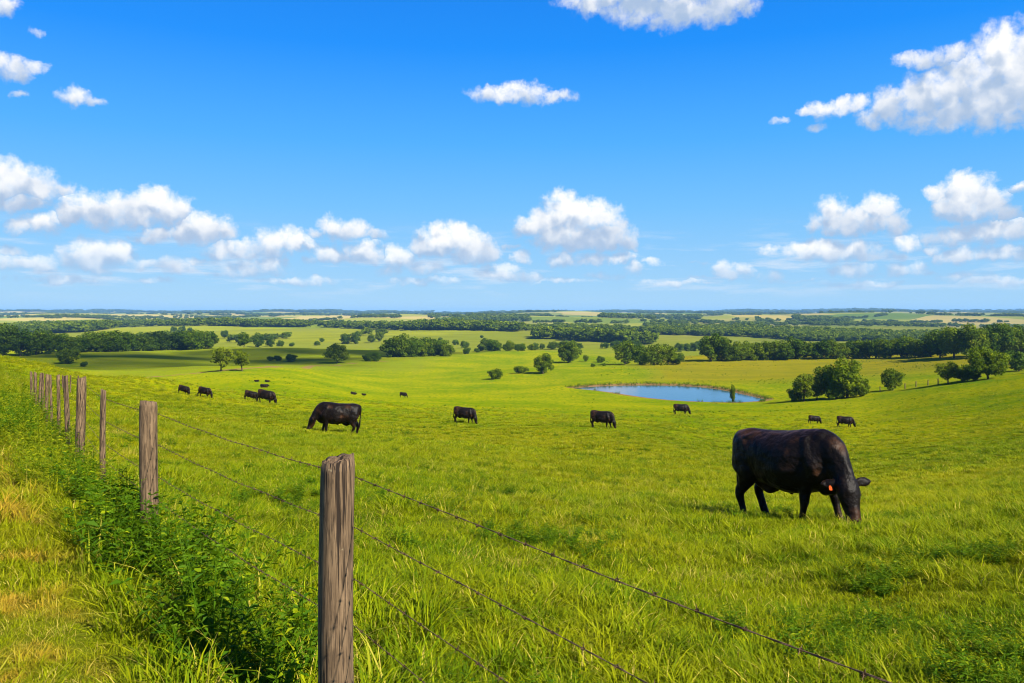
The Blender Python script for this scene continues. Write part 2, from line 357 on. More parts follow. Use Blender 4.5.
def mat_hide():
    m, nt, out = new_mat('black_hide')
    tc = nd(nt, 'ShaderNodeTexCoord').outputs['Object']
    a = noise(nt, tc, 2.6, 4, 0.6)
    col = mixc(nt, sstep(nt, a, 0.50, 0.74), (0.0036, 0.0023, 0.0016, 1), (0.045, 0.019, 0.0075, 1))  # brown patches paint sunlit highlights into the black coat colour
    hair = noise(nt, nd(nt, 'ShaderNodeVectorMath', {0: tc, 1: (0.35, 1, 0.8)}, operation='MULTIPLY').outputs[0], 95, 3, 0.6, distortion=1.2)
    musc = noise(nt, tc, 5.5, 3, 0.5)
    col = mixc(nt, sstep(nt, hair, 0.50, 0.78, 0, 0.30), col, (0.026, 0.013, 0.007, 1))
    b1 = nd(nt, 'ShaderNodeBump', {'Strength': 0.6, 'Distance': 0.10, 'Height': musc})
    b = nd(nt, 'ShaderNodeBump', {'Strength': 0.45, 'Distance': 0.006, 'Height': hair, 'Normal': b1.outputs[0]})
    bs = nd(nt, 'ShaderNodeBsdfPrincipled', {'Base Color': col, 'Roughness': 0.50, 'Specular IOR Level': 0.13, 'Normal': b.outputs[0],
            'Sheen Weight': 0.10, 'Sheen Roughness': 0.35, 'Sheen Tint': (0.55, 0.24, 0.09, 1)})
    nt.links.new(bs.outputs[0], out.inputs[0])
    return m

def mat_water():
    m, nt, out = new_mat('pond_water')
    pos = nd(nt, 'ShaderNodeNewGeometry').outputs['Position']
    n = noise(nt, nd(nt, 'ShaderNodeVectorMath', {0: pos, 1: (1, 0.5, 1)}, operation='MULTIPLY').outputs[0], 1.2, 4, 0.6)
    b = nd(nt, 'ShaderNodeBump', {'Strength': 0.25, 'Distance': 0.08, 'Height': n})
    bs = nd(nt, 'ShaderNodeBsdfPrincipled', {'Base Color': (0.02, 0.05, 0.075, 1), 'Roughness': 0.06, 'IOR': 1.33, 'Specular IOR Level': 0.9, 'Normal': b.outputs[0]})
    nt.links.new(bs.outputs[0], out.inputs[0])
    return m

M_GROUND = mat_ground()
M_GRASS = mat_grass('grass_blades')
M_WOOD = mat_wood()
M_WIRE = mat_simple('rusty_wire', (0.06, 0.035, 0.018), (0.17, 0.10, 0.05), 60, 0.75, 0.15)
M_HIDE = mat_hide()
M_TAG = mat_simple('orange_plastic', (0.34, 0.040, 0.0006), (0.38, 0.050, 0.0008), 30, 0.9)
M_EYE = mat_simple('wet_eye', (0.006, 0.004, 0.003), (0.012, 0.008, 0.006), 30, 0.08, 0, 0.6)
M_WATER = mat_water()
M_BARK = mat_simple('bark', (0.035, 0.026, 0.018), (0.10, 0.075, 0.05), 9, 0.9, 0, 0.1, 0.03)
M_LEAF = mat_leaf('oak_leaves', (0.034, 0.076, 0.002), (0.180, 0.240, 0.003), (0.32, 0.34, 0.004), 0.40)
M_LEAF_DARK = mat_leaf('dark_leaves', (0.022, 0.058, 0.002), (0.105, 0.165, 0.003), (0.20, 0.24, 0.004))
M_LEAF_PALE = mat_leaf('willow_leaves', (0.06, 0.10, 0.003), (0.18, 0.22, 0.006), (0.28, 0.29, 0.008), 0.35)
M_WEED = mat_leaf('weed_leaves', (0.022, 0.075, 0.002), (0.12, 0.205, 0.003), (0.32, 0.34, 0.004), 0.32, 0.45)
M_WEED_PALE = mat_leaf('tall_weed_leaves', (0.11, 0.17, 0.003), (0.25, 0.27, 0.004), (0.36, 0.33, 0.006), 0.35, 0.45)
M_DRY = mat_simple('dry_stalk', (0.36, 0.25, 0.06), (0.50, 0.38, 0.12), 20, 0.8)
def mat_cloud():
    m, nt, out = new_mat('cloud_white')
    d = nd(nt, 'ShaderNodeBsdfDiffuse', {'Color': (0.9, 0.9, 0.9, 1)}); t = nd(nt, 'ShaderNodeBsdfTransparent')
    pos = nd(nt, 'ShaderNodeNewGeometry').outputs['Position']
    mx = nd(nt, 'ShaderNodeMixShader', {0: sstep(nt, noise(nt, pos, 0.02, 4, 0.6), 0.35, 0.7, 0.74, 0.92), 1: d.outputs[0], 2: t.outputs[0]})
    nt.links.new(mx.outputs[0], out.inputs[0]); return m
M_CLOUD = mat_cloud()

# ------------------------------------------------------------------ ground sheet
COVER = [  # (pixel outline, min distance, max distance, colour, feather)
 ([(90, 343), (90, 326), (360, 326), (360, 342)], 750, 1900, (0.24, 0.24, 0.012)),
 ([(0, 325), (0, 317.2), (70, 317.8), (70, 325)], 1700, 3600, (0.36, 0.33, 0.06)),
 ([(160, 331), (220, 323), (330, 326), (330, 331)], 1000, 1900, (0.17, 0.17, 0.02)),
 ([(0, 319), (0, 315), (240, 316), (240, 319)], 3000, 5200, (0.44, 0.34, 0.13)),
 ([(235, 326), (235, 315), (455, 314.2), (455, 326)], 1500, 4800, (0.45, 0.335, 0.10)),
 ([(455, 325), (455, 317), (530, 317), (530, 325)], 1500, 3300, (0.46, 0.34, 0.09)),
 ([(530, 329), (530, 316), (660, 318), (660, 332)], 1100, 3400, (0.36, 0.31, 0.075)),
 ([(400, 343), (400, 330), (520, 330), (560, 343)], 700, 1700, (0.19, 0.205, 0.015)),
 ([(520, 345), (520, 330), (660, 331), (660, 345)], 700, 1500, (0.20, 0.20, 0.02)),
 ([(640, 340), (640, 322), (725, 322), (725, 340)], 800, 2300, (0.22, 0.21, 0.03)),
 ([(705, 329), (705, 317), (805, 317), (805, 329)], 1600, 3200, (0.36, 0.31, 0.08)),
 ([(755, 341), (755, 329), (850, 330), (850, 341)], 900, 1600, (0.16, 0.18, 0.025)),
 ([(838, 328), (838, 317), (905, 317), (905, 328)], 1600, 3200, (0.24, 0.26, 0.05)),
 ([(860, 335), (860, 328), (940, 328), (940, 335)], 1000, 1900, (0.22, 0.22, 0.03)),
 ([(905, 330), (905, 317), (1012, 317), (1012, 330)], 1600, 3400, (0.42, 0.33, 0.09)),
 ([(640, 400), (640, 352), (1200, 352), (1200, 398)], 232, 480, (0.275, 0.215, 0.006)),
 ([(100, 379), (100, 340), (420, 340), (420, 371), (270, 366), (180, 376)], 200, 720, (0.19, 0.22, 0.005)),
]
def in_poly(px, py, poly):
    ins = np.zeros(px.shape, bool); n = len(poly)
    for i in range(n):
        ax, ay = poly[i]; bx, by = poly[(i+1) % n]
        c = ((ay > py) != (by > py)) & (px < (bx-ax) * (py-ay) / (by-ay+1e-12) + ax)
        ins ^= c
    return ins

def build_ground():
    front = np.radians(np.arange(-46, 46.001, 0.13))
    back = np.radians(np.concatenate([np.arange(49, 180, 4), np.arange(-180, -46.5, 4)]))
    th = np.concatenate([front, back]); n = len(th)
    r = np.exp(np.linspace(math.log(0.6), math.log(12500), 470)); r = np.concatenate([[0.0], r[(r < 183) | (r > 268)], np.arange(183, 268, 0.9)]); r.sort()
    R, T = np.meshgrid(r, th, indexing='ij')
    X = R * np.sin(T); Y = R * np.cos(T)
    Z = height(X.ravel(), Y.ravel()).reshape(X.shape)
    V = np.stack([X, Y, Z], -1).reshape(-1, 3)
    i, j = np.meshgrid(np.arange(len(r) - 1), np.arange(n), indexing='ij')
    jn = (j + 1) % n
    Fc = np.stack([i*n + j, i*n + jn, (i+1)*n + jn, (i+1)*n + j], -1).reshape(-1, 4)[:, ::-1]
    me = bpy.data.meshes.new('ground')
    me.vertices.add(len(V)); me.vertices.foreach_set('co', V.astype(np.float32).ravel())
    q = len(Fc); me.loops.add(q * 4); me.polygons.add(q)
    me.loops.foreach_set('vertex_index', Fc.astype(np.int32).ravel())
    me.polygons.foreach_set('loop_start', np.arange(q, dtype=np.int32) * 4)
    me.polygons.foreach_set('loop_total', np.full(q, 4, np.int32))
    me.polygons.foreach_set('use_smooth', np.ones(q, bool))
    me.update(calc_edges=True); me.validate()
    x, y, z = V[:, 0], V[:, 1], V[:, 2]
    dd = np.maximum(y, 0.5)
    px = CX + F * x / dd; py = HY + F * (EYE - z) / dd
    # ragged field borders
    px = px + 6*np.sin(x*0.05 + y*0.031); py = py + 0.5*np.sin(x*0.021 - y*0.013)
    col = np.zeros((len(V), 4)); col[:, 3] = 1; msk = np.zeros(len(V))
    base = np.array([0.20, 0.21, 0.02])
    far = np.clip((y - 480) / 250, 0, 1)
    col[:, :3] = base; msk[:] = far
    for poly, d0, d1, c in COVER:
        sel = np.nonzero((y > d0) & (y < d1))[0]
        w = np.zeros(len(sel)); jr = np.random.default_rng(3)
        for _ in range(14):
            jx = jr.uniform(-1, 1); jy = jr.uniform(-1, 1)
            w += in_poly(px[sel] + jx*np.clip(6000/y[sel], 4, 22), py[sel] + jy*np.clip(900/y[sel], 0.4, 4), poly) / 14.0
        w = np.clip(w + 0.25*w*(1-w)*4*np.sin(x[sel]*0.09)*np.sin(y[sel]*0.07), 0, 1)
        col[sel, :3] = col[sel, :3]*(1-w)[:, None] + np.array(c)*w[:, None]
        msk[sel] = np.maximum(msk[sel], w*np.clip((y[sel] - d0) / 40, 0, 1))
    sel = np.nonzero(y > 850)[0]
    for h in HILLS:
        w = hill_w(h, x[sel] + 14*np.sin(y[sel]*0.02), y[sel]); w = np.clip((w - 0.30 + 0.06*np.sin(x[sel]*0.03)*np.sin(y[sel]*0.013)) / 0.10, 0, 1)
        col[sel, :3] = col[sel, :3]*(1-w)[:, None] + np.array(h[5])*w[:, None]; msk[sel] = np.maximum(msk[sel], w)
    a = me.attributes.new('cover', 'FLOAT_COLOR', 'POINT'); a.data.foreach_set('color', col.astype(np.float32).ravel())
    a = me.attributes.new('cover_mask', 'FLOAT', 'POINT'); a.data.foreach_set('value', msk.astype(np.float32))
    bank = np.zeros(len(V)); nr = (np.abs(x - 40) < 120) & (np.abs(y - 212) < 120)
    sd = pond_sd(x[nr], y[nr]); bank[nr] = np.clip(1 - np.abs(sd - 1.0) / 3.2, 0, 1)
    # worn cattle track along the far edge of the near pasture
    tr = [(150, 377), (200, 373), (235, 369.5), (270, 367), (310, 366), (360, 362.5), (400, 360.5)]
    tp = [at(*p) for p in tr]
    for k in range(len(tp) - 1):
        ax, ay = tp[k][:2]; bx, by = tp[k+1][:2]
        t = np.clip(((x-ax)*(bx-ax) + (y-ay)*(by-ay)) / ((bx-ax)**2 + (by-ay)**2), 0, 1)
        dist = np.hypot(x-ax-t*(bx-ax), y-ay-t*(by-ay))
        bank = np.maximum(bank, 0.75*np.clip(1.3 - dist/4.5, 0, 1))
    a = me.attributes.new('bank', 'FLOAT', 'POINT'); a.data.foreach_set('value', bank.astype(np.float32))
    o = link('ground', me, M_GROUND); tag(o, kind='structure')
build_ground()

# pond surface
pm = bmesh.new()
vs = [pm.verts.new((p[0], p[1], 0)) for p in POND]
cen = POND.mean(0)
outer = []
for p in POND:
    dv = np.array(p) - cen; dv = dv / np.linalg.norm(dv)
    outer.append((p[0] + dv[0]*0.5, p[1] + dv[1]*0.5))
for v, p in zip(vs, outer): v.co = (p[0], p[1], 0)
f = pm.faces.new(vs)
if f.normal.z < 0: f.normal_flip()
pmesh = bpy.data.meshes.new('pond_water'); pm.to_mesh(pmesh); pm.free()
water = link('pond_water', pmesh, M_WATER); water.location.z = POND_Z; tag(water, kind='structure')

# ------------------------------------------------------------------ scatter (only for what nobody could count)
def source_collection(name, objs):
    c = bpy.data.collections.new(name)
    for o in objs: c.objects.link(o)
    return c

def scatter(name, pts, idx, rot, scl, coll, label, cat):
    me = bpy.data.meshes.new(name)
    n = len(pts)
    me.vertices.add(n); me.vertices.foreach_set('co', np.asarray(pts, np.float32).ravel())
    a = me.attributes.new('pick', 'INT', 'POINT'); a.data.foreach_set('value', np.asarray(idx, np.int32))
    a = me.attributes.new('turn', 'FLOAT_VECTOR', 'POINT'); a.data.foreach_set('vector', np.asarray(rot, np.float32).ravel())
    a = me.attributes.new('size', 'FLOAT_VECTOR', 'POINT'); a.data.foreach_set('vector', np.asarray(scl, np.float32).ravel())
    me.update()
    o = link(name, me)
    ng = bpy.data.node_groups.new(name + '_scatter', 'GeometryNodeTree')
    ng.interface.new_socket('Geometry', in_out='INPUT', socket_type='NodeSocketGeometry')
    ng.interface.new_socket('Geometry', in_out='OUTPUT', socket_type='NodeSocketGeometry')
    gi = ng.nodes.new('NodeGroupInput'); go = ng.nodes.new('NodeGroupOutput')
    ci = ng.nodes.new('GeometryNodeCollectionInfo'); ci.inputs[0].default_value = coll
    ci.inputs[1].default_value = True; ci.inputs[2].default_value = True
    def attr(nm, ty):
        k = ng.nodes.new('GeometryNodeInputNamedAttribute'); k.data_type = ty; k.inputs[0].default_value = nm
        return k.outputs[0]
    ip = ng.nodes.new('GeometryNodeInstanceOnPoints')
    ng.links.new(gi.outputs[0], ip.inputs['Points']); ng.links.new(ci.outputs[0], ip.inputs['Instance'])
    ip.inputs['Pick Instance'].default_value = True
    ng.links.new(attr('pick', 'INT'), ip.inputs['Instance Index'])
    e2r = ng.nodes.new('FunctionNodeEulerToRotation'); ng.links.new(attr('turn', 'FLOAT_VECTOR'), e2r.inputs[0])
    ng.links.new(e2r.outputs[0], ip.inputs['Rotation'])
    ng.links.new(attr('size', 'FLOAT_VECTOR'), ip.inputs['Scale'])
    ng.links.new(ip.outputs[0], go.inputs[0])
    md = o.modifiers.new('scatter', 'NODES'); md.node_group = ng
    tag(o, label, cat, kind='stuff')
    return o

def blade_mesh(name, n, rad, hmin, hmax, w, lean, seed, dryshare=0.06, flop=0.55):
    """Tapered bent blades fanning out of a tuft."""
    r = np.random.default_rng(seed)
    V, Fc, T = [], [], []
    for _ in range(n):
        a = r.uniform(0, 2*math.pi); rr = rad * math.sqrt(r.uniform())
        bx, by = rr*math.cos(a), rr*math.sin(a)
        h = r.uniform(hmin, hmax) * (1 - 0.3*rr/max(rad, 1e-6)); da = a + r.normal(0, 0.8)
        ln = abs(r.normal(lean, lean*0.6)); ww = w * r.uniform(0.7, 1.3)
        dx, dy = math.cos(da), math.sin(da)
        fa = da + math.pi/2 + r.normal(0, 0.5); sx, sy = math.cos(fa)*ww/2, math.sin(fa)*ww/2
        i0 = len(V); fl = r.uniform(0.1, flop)
        for t, wf in ((0, 0.8), (0.4, 1.0), (0.75, 0.65)):
            o = ln*h*(t**1.8); z = h*(t - fl*0.5*t**3)
            V.append((bx+dx*o-sx*wf, by+dy*o-sy*wf, z-0.015)); V.append((bx+dx*o+sx*wf, by+dy*o+sy*wf, z-0.015))
        o = ln*h*1.1; V.append((bx+dx*o, by+dy*o, h*(1 - fl*0.6)-0.015))
        Fc += [(i0, i0+1, i0+3, i0+2), (i0+2, i0+3, i0+5, i0+4), (i0+4, i0+5, i0+6)]
        tt = r.uniform(0.91, 1.0) if r.uniform() < dryshare else r.uniform(0, 0.88)
        T += [tt]*7
    me = mesh_np(name, V, Fc)
    at_ = me.attributes.new('tint', 'FLOAT', 'POINT'); at_.data.foreach_set('value', np.array(T, np.float32))
    me.materials.append(M_GRASS)
    return me

def src(name, me): return bpy.data.objects.new(name, me)

tufts = []
for k in range(6):   # fine turf tufts
    tufts.append(src(f'turf_tuft_{k}', blade_mesh('turf', 40, 0.11, 0.03, 0.105, 0.0055, 0.75, 10+k, 0.05, 0.8)))
for k in range(5):   # taller clumps
    tufts.append(src(f'turf_clump_{k}', blade_mesh('clump', 54, 0.10, 0.07, 0.20, 0.0065, 0.75, 30+k, 0.07, 0.8)))
for k in range(3):   # straw and seed stalks
    tufts.append(src(f'turf_straw_{k}', blade_mesh('straw', 22, 0.12, 0.06, 0.22, 0.0045, 1.0, 50+k, 0.75, 0.9)))
for k in range(4):   # broad patches for farther off
    tufts.append(src(f'turf_patch_{k}', blade_mesh('patch', 90, 0.34, 0.06, 0.17, 0.020, 0.7, 70+k, 0.05)))
tufts.sort(key=lambda o: o.name)
NAMES = [o.name for o in tufts]
I_CL = [i for i, n in enumerate(NAMES) if 'clump' in n]; I_PA = [i for i, n in enumerate(NAMES) if 'patch' in n]
I_ST = [i for i, n in enumerate(NAMES) if 'straw' in n]; I_TU = [i for i, n in enumerate(NAMES) if 'tuft' in n]
TCOLL = source_collection('turf_kinds', tufts)

def vnoise(x, y, s, seed):
    """Cheap value noise for placing tufts in patches."""
    r = np.random.default_rng(seed); g = r.random((64, 64))
    fx, fy = x/s, y/s; i = np.floor(fx).astype(int); j = np.floor(fy).astype(int)
    a, b = fx-i, fy-j; a = a*a*(3-2*a); b = b*b*(3-2*b)
    G = lambda p, q: g[p % 64, q % 64]
    return G(i, j)*(1-a)*(1-b) + G(i+1, j)*a*(1-b) + G(i, j+1)*(1-a)*b + G(i+1, j+1)*a*b

def wedge(d0, d1, dens, umin=-0.80, umax=0.80):
    area = 0.5 * (umax-umin) * (d1**2 - d0**2); n = int(area * dens)
    d = np.sqrt(rng.uniform(d0*d0, d1*d1, n)); u = rng.uniform(umin, umax, n)
    return u*d, d

PX, PY, PI_, PS = [], [], [], []
def add_pts(x, y, kinds, s):
    PX.append(x); PY.append(y); PI_.append(rng.choice(kinds, len(x))); PS.append(s)
for d0, d1, dens, kinds, s0 in ((0.7, 7, 200, I_TU, 1.0), (7, 16, 110, I_TU, 1.1), (16, 36, 36, I_TU, 1.4), (30, 70, 4.2, I_PA, 1.0), (60, 150, 0.8, I_PA, 1.15)):
    x, y = wedge(d0, d1, dens)
    if d1 > 60:
        k = rng.random(len(x)) > (y - d0)/(d1 - d0); x, y = x[k], y[k]
    v = vnoise(x, y, 0.9, 1)*0.6 + vnoise(x, y, 3.5, 2)*0.6
    add_pts(x, y, kinds, s0 * (0.40 + 0.95*v) * rng.uniform(0.8, 1.25, len(x)))
for d0, d1, dens, s0 in ((0.7, 9, 40, 1.0), (9, 20, 16, 1.1), (20, 45, 4.5, 1.25), (45, 90, 0.7, 1.5)):
    x, y = wedge(d0, d1, dens)
    v = vnoise(x, y, 0.7, 3)*0.5 + vnoise(x, y, 2.6, 4)*0.5
    keep = v > 0.46
    add_pts(x[keep], y[keep], I_CL, s0 * (0.35 + 1.15*v[keep]) * rng.uniform(0.75, 1.2, keep.sum()))
for d0, d1, dens, s0 in ((0.7, 9, 34, 0.9), (9, 22, 9, 1.0), (22, 45, 1.4, 1.2)):
    x, y = wedge(d0, d1, dens)
    v = vnoise(x, y, 0.8, 5)*0.6 + vnoise(x, y, 3.1, 6)*0.4
    s = fence_s(x, y)
    keep = (v > 0.62) | ((s < -0.5) & (v > 0.25)) | ((np.abs(s) < 0.5) & (v > 0.45))
    add_pts(x[keep], y[keep], I_ST, s0 * rng.uniform(0.7, 1.2, keep.sum()))
for y0, y1, n, s0_, s1_ in ((3.3, 9, 190, -0.5, 0.45), (9, 20, 200, -1.0, 0.4), (20, 45, 160, -2.5, 0.4)):
    y = rng.uniform(y0, y1, n); sv = rng.uniform(s0_, s1_, n); x = 1.376 - 0.66*y + sv*1.198
    add_pts(x, y, I_CL + I_ST, rng.uniform(1.1, 2.0, n))
X = np.concatenate(PX); Y = np.concatenate(PY); I = np.concatenate(PI_); S = np.concatenate(PS)
s = fence_s(X, Y)
lane = (s < -0.55) & (s > -3.2)
S = np.where(lane & (S < 1.3), S*0.74, S)
# shorter, thinner on the worn parts of the lane
thin = lane & (vnoise(X, Y, 0.8, 8) > 0.55) & (rng.random(len(X)) < 0.12)
ok = (pond_sd(X, Y) > 1.0) & ~thin & (np.hypot(X, Y) > 0.6)
X, Y, I, S = X[ok], Y[ok], I[ok], S[ok]
Z = height(X, Y)
rot = np.stack([rng.normal(0, 0.10, len(X)), rng.normal(0, 0.10, len(X)), rng.uniform(0, 2*math.pi, len(X))], 1)
sc3 = np.stack([np.minimum(S, 1.6), np.minimum(S, 1.6), S*np.where((S > 1.1) & (np.abs(fence_s(X, Y)) < 1.2), 1.35, 1.0)*rng.uniform(0.8, 1.2, len(X))], 1)
scatter('meadow_grass', np.stack([X, Y, Z], 1), I, rot, sc3, TCOLL, 'bright yellow green grass covering the whole pasture and the mown lane', 'grass')

# weeds along the fence
def weed_mesh(name, seed, h, nst, leaf, lw, droop, mat, spread=0.16):
    r = np.random.default_rng(seed); V, Fc, T = [], [], []
    def leaf_at(p, dirv, L, W, t):
        dirv = dirv / np.linalg.norm(dirv); side = np.cross(dirv, (0, 0, 1.0)); side = side/ (np.linalg.norm(side)+1e-6)
        side = side*math.cos(0.3) + np.array((0, 0, r.normal(0, 0.5)))
        i0 = len(V); mid = p + dirv*L*0.45 + np.array((0, 0, 0.06*L)); tip = p + dirv*L + np.array((0, 0, -droop*L))
        V.extend([p, mid + side*W/2, tip, mid - side*W/2]); Fc.append((i0, i0+1, i0+2, i0+3)); T.extend([t]*4)
    for _ in range(nst):
        a = r.uniform(0, 2*math.pi); b = np.array((math.cos(a)*spread*0.4, math.sin(a)*spread*0.4, 0)) * r.uniform(0, 1)
        hh = h*r.uniform(0.6, 1.1); ln = np.array((math.cos(a), math.sin(a), 0))*spread*r.uniform(0.3, 1.6)
        prev = None; n = 9
        for k in range(n+1):
            t = k/n; c = b + ln*t**1.5 + np.array((0, 0, hh*t - 0.03)); w = 0.0045*(1-0.7*t)
            ring = [c+np.array((w, 0, 0)), c+np.array((-w*0.5, w*0.87, 0)), c+np.array((-w*0.5, -w*0.87, 0))]
            i0 = len(V); V.extend(ring); T.extend([0.35]*3)
            if prev is not None:
                for q in range(3): Fc.append((prev+q, prev+(q+1) % 3, i0+(q+1) % 3, i0+q))
            prev = i0
            if k > 0:
                for q in range(r.integers(2, 4)):
                    la = k*2.4 + q*2.1 + r.normal(0, 0.4)
                    L = leaf*(1.1-0.55*t)*r.uniform(0.7, 1.25)
                    dv = np.array((math.cos(la), math.sin(la), r.uniform(0.1, 0.7)))
                    leaf_at(c, dv, L, L*lw, r.uniform(0, 1))
    me = mesh_np(name, V, Fc)
    a = me.attributes.new('tint', 'FLOAT', 'POINT'); a.data.foreach_set('value', np.array(T, np.float32))
    me.materials.append(mat)
    return me
weeds = [src(f'weed_broad_{k}', weed_mesh('weed', 100+k, 0.50, 7, 0.105, 0.30, 0.2, M_WEED)) for k in range(4)]
weeds += [src(f'weed_fine_{k}', weed_mesh('weed', 120+k, 0.55, 9, 0.085, 0.20, 0.1, M_WEED, 0.22)) for k in range(3)]
weeds += [src(f'weed_pale_{k}', weed_mesh('weed', 140+k, 0.48, 9, 0.085, 0.20, 0.15, M_WEED_PALE, 0.26)) for k in range(3)]
weeds.sort(key=lambda o: o.name); WN = [o.name for o in weeds]
WC = source_collection('weed_kinds', weeds)
iB = [i for i, n in enumerate(WN) if 'broad' in n]; iF = [i for i, n in enumerate(WN) if 'fine' in n]; iP = [i for i, n in enumerate(WN) if 'pale' in n]
wx, wy, wi, ws = [], [], [], []
def belt(y0, y1, n, s0, s1, kinds, a, b):
    y = rng.uniform(y0, y1, n); sv = s0 + (s1-s0)*rng.beta(1.6, 1.6, n)
    x = 1.376 - 0.66*y + sv*1.198
    wx.append(x); wy.append(y); wi.append(rng.choice(kinds, n)); ws.append(rng.uniform(a, b, n))
belt(3.9, 6.5, 44, -0.36, 0.26, iB + iF + iF, 0.45, 1.25)
belt(3.3, 4.2, 9, -0.25, 0.08, iB + iF, 0.4, 0.9)
belt(5.6, 7.4, 16, -0.45, 0.1, iB + iF, 0.8, 1.3)
belt(6.3, 9.5, 44, -0.55, 0.15, iB + iF + iP, 0.45, 1.1)
belt(9, 14, 90, -0.9, 0.12, iF + iP + iP, 0.5, 1.35)
belt(13, 25, 260, -1.5, 0.1, iP + iP + iF, 0.7, 1.6)
belt(22, 60, 220, -4.5, 0.3, iP, 0.7, 1.3)
# rank growth on the bank left of the lane
n = 420; d = np.sqrt(rng.uniform(11**2, 74**2, n)); u = rng.uniform(-0.86, -0.52, n); x = u*d
k = (fence_s(x, d) < -2.2) & (vnoise(x, d, 2.5, 9) > 0.35)
wx.append(x[k]); wy.append(d[k]); wi.append(rng.choice(iP, k.sum())); ws.append(rng.uniform(0.5, 1.2, k.sum()) * (0.7 + d[k]/90))
# low weeds on the crest right of the fence end
n = 260; d = rng.uniform(55, 98, n); u = rng.uniform(-0.60, -0.40, n); x = u*d
wx.append(x); wy.append(d); wi.append(rng.choice(iP, n)); ws.append(rng.uniform(0.6, 1.1, n))
x = np.concatenate(wx); y = np.concatenate(wy); ii = np.concatenate(wi); ss = np.concatenate(ws)
scatter('fence_weeds', np.stack([x, y, height(x, y)], 1), ii, np.stack([rng.normal(0, 0.12, len(x)), rng.normal(0, 0.12, len(x)), rng.uniform(0, 6.28, len(x))], 1),
        np.stack([ss, ss, ss*rng.uniform(0.8, 1.15, len(x))], 1), WC, 'tangle of leafy green weeds growing along the foot of the wire fence', 'weeds')
n = 5200; d = np.sqrt(rng.uniform(2.6**2, 34**2, n)); d = np.where(rng.random(n) < 0.45, rng.uniform(2.6, 14, n), d); u = rng.uniform(-0.5, 0.8, n); x = u*d
k = (fence_s(x, d) > 0.5) & (vnoise(x, d, 0.75, 21)*0.6 + vnoise(x, d, 3.0, 22)*0.4 > 0.60)
x, y = x[k], d[k]; ss = rng.uniform(0.14, 0.40, len(x))
n = 4600; d = np.exp(rng.uniform(math.log(30), math.log(215), n)); u = rng.uniform(-0.45, 0.8, n); q = u*d
k = (vnoise(q, d, 6.0, 23)*0.6 + vnoise(q, d, 2.0, 24)*0.4 > 0.60) & (pond_sd(q, d) > 2)
x = np.concatenate([x, q[k]]); y = np.concatenate([y, d[k]]); ss = np.concatenate([ss, rng.uniform(0.22, 0.5, k.sum())*(0.9 + d[k]/260)])
n = 5200; d = rng.uniform(238, 430, n); q = rng.uniform(0.10, 0.80, n)*d     # rough tussocks on the golden bank
k = (vnoise(q, d, 16.0, 25)*0.5 + vnoise(q, d*2.2, 5.0, 26)*0.5 > 0.57) & (pond_sd(q, d) > 3)
x = np.concatenate([x, q[k]]); y = np.concatenate([y, d[k]]); ss = np.concatenate([ss, rng.uniform(0.35, 1.0, k.sum())]); m = len(x)
scatter('pasture_weeds', np.stack([x, y, height(x, y)], 1), rng.choice(iB + iF, m), np.stack([rng.normal(0, 0.15, m), rng.normal(0, 0.15, m), rng.uniform(0, 6.28, m)], 1),
        np.stack([ss*1.5, ss*1.5, ss], 1), WC, 'low dark leafy weeds growing in patches among the pasture grass', 'weeds')
# reeds round the pond
nr = 900; k = rng.integers(0, len(POND), nr); t = rng.uniform(0, 1, nr)
P = POND[k]*(1-t)[:, None] + POND[(k+1) % len(POND)]*t[:, None]
dv = P - POND.mean(0); dv = dv/np.linalg.norm(dv, axis=1)[:, None]
P = P + dv*rng.uniform(0.2, 2.6, nr)[:, None]
keepn = (k < 10) | (vnoise(P[:, 0], P[:, 1], 3.0, 12) > 0.66)
P = P[keepn]; nr = len(P)
sz = rng.uniform(0.7, 1.6, nr)
scatter('pond_reeds', np.stack([P[:, 0], P[:, 1], height(P[:, 0], P[:, 1])], 1), rng.choice(iF, nr), np.stack([np.zeros(nr), np.zeros(nr), rng.uniform(0, 6.28, nr)], 1),
        np.stack([sz, sz, sz], 1), WC, 'low reeds and rough grass fringing the edge of the farm pond', 'reeds')

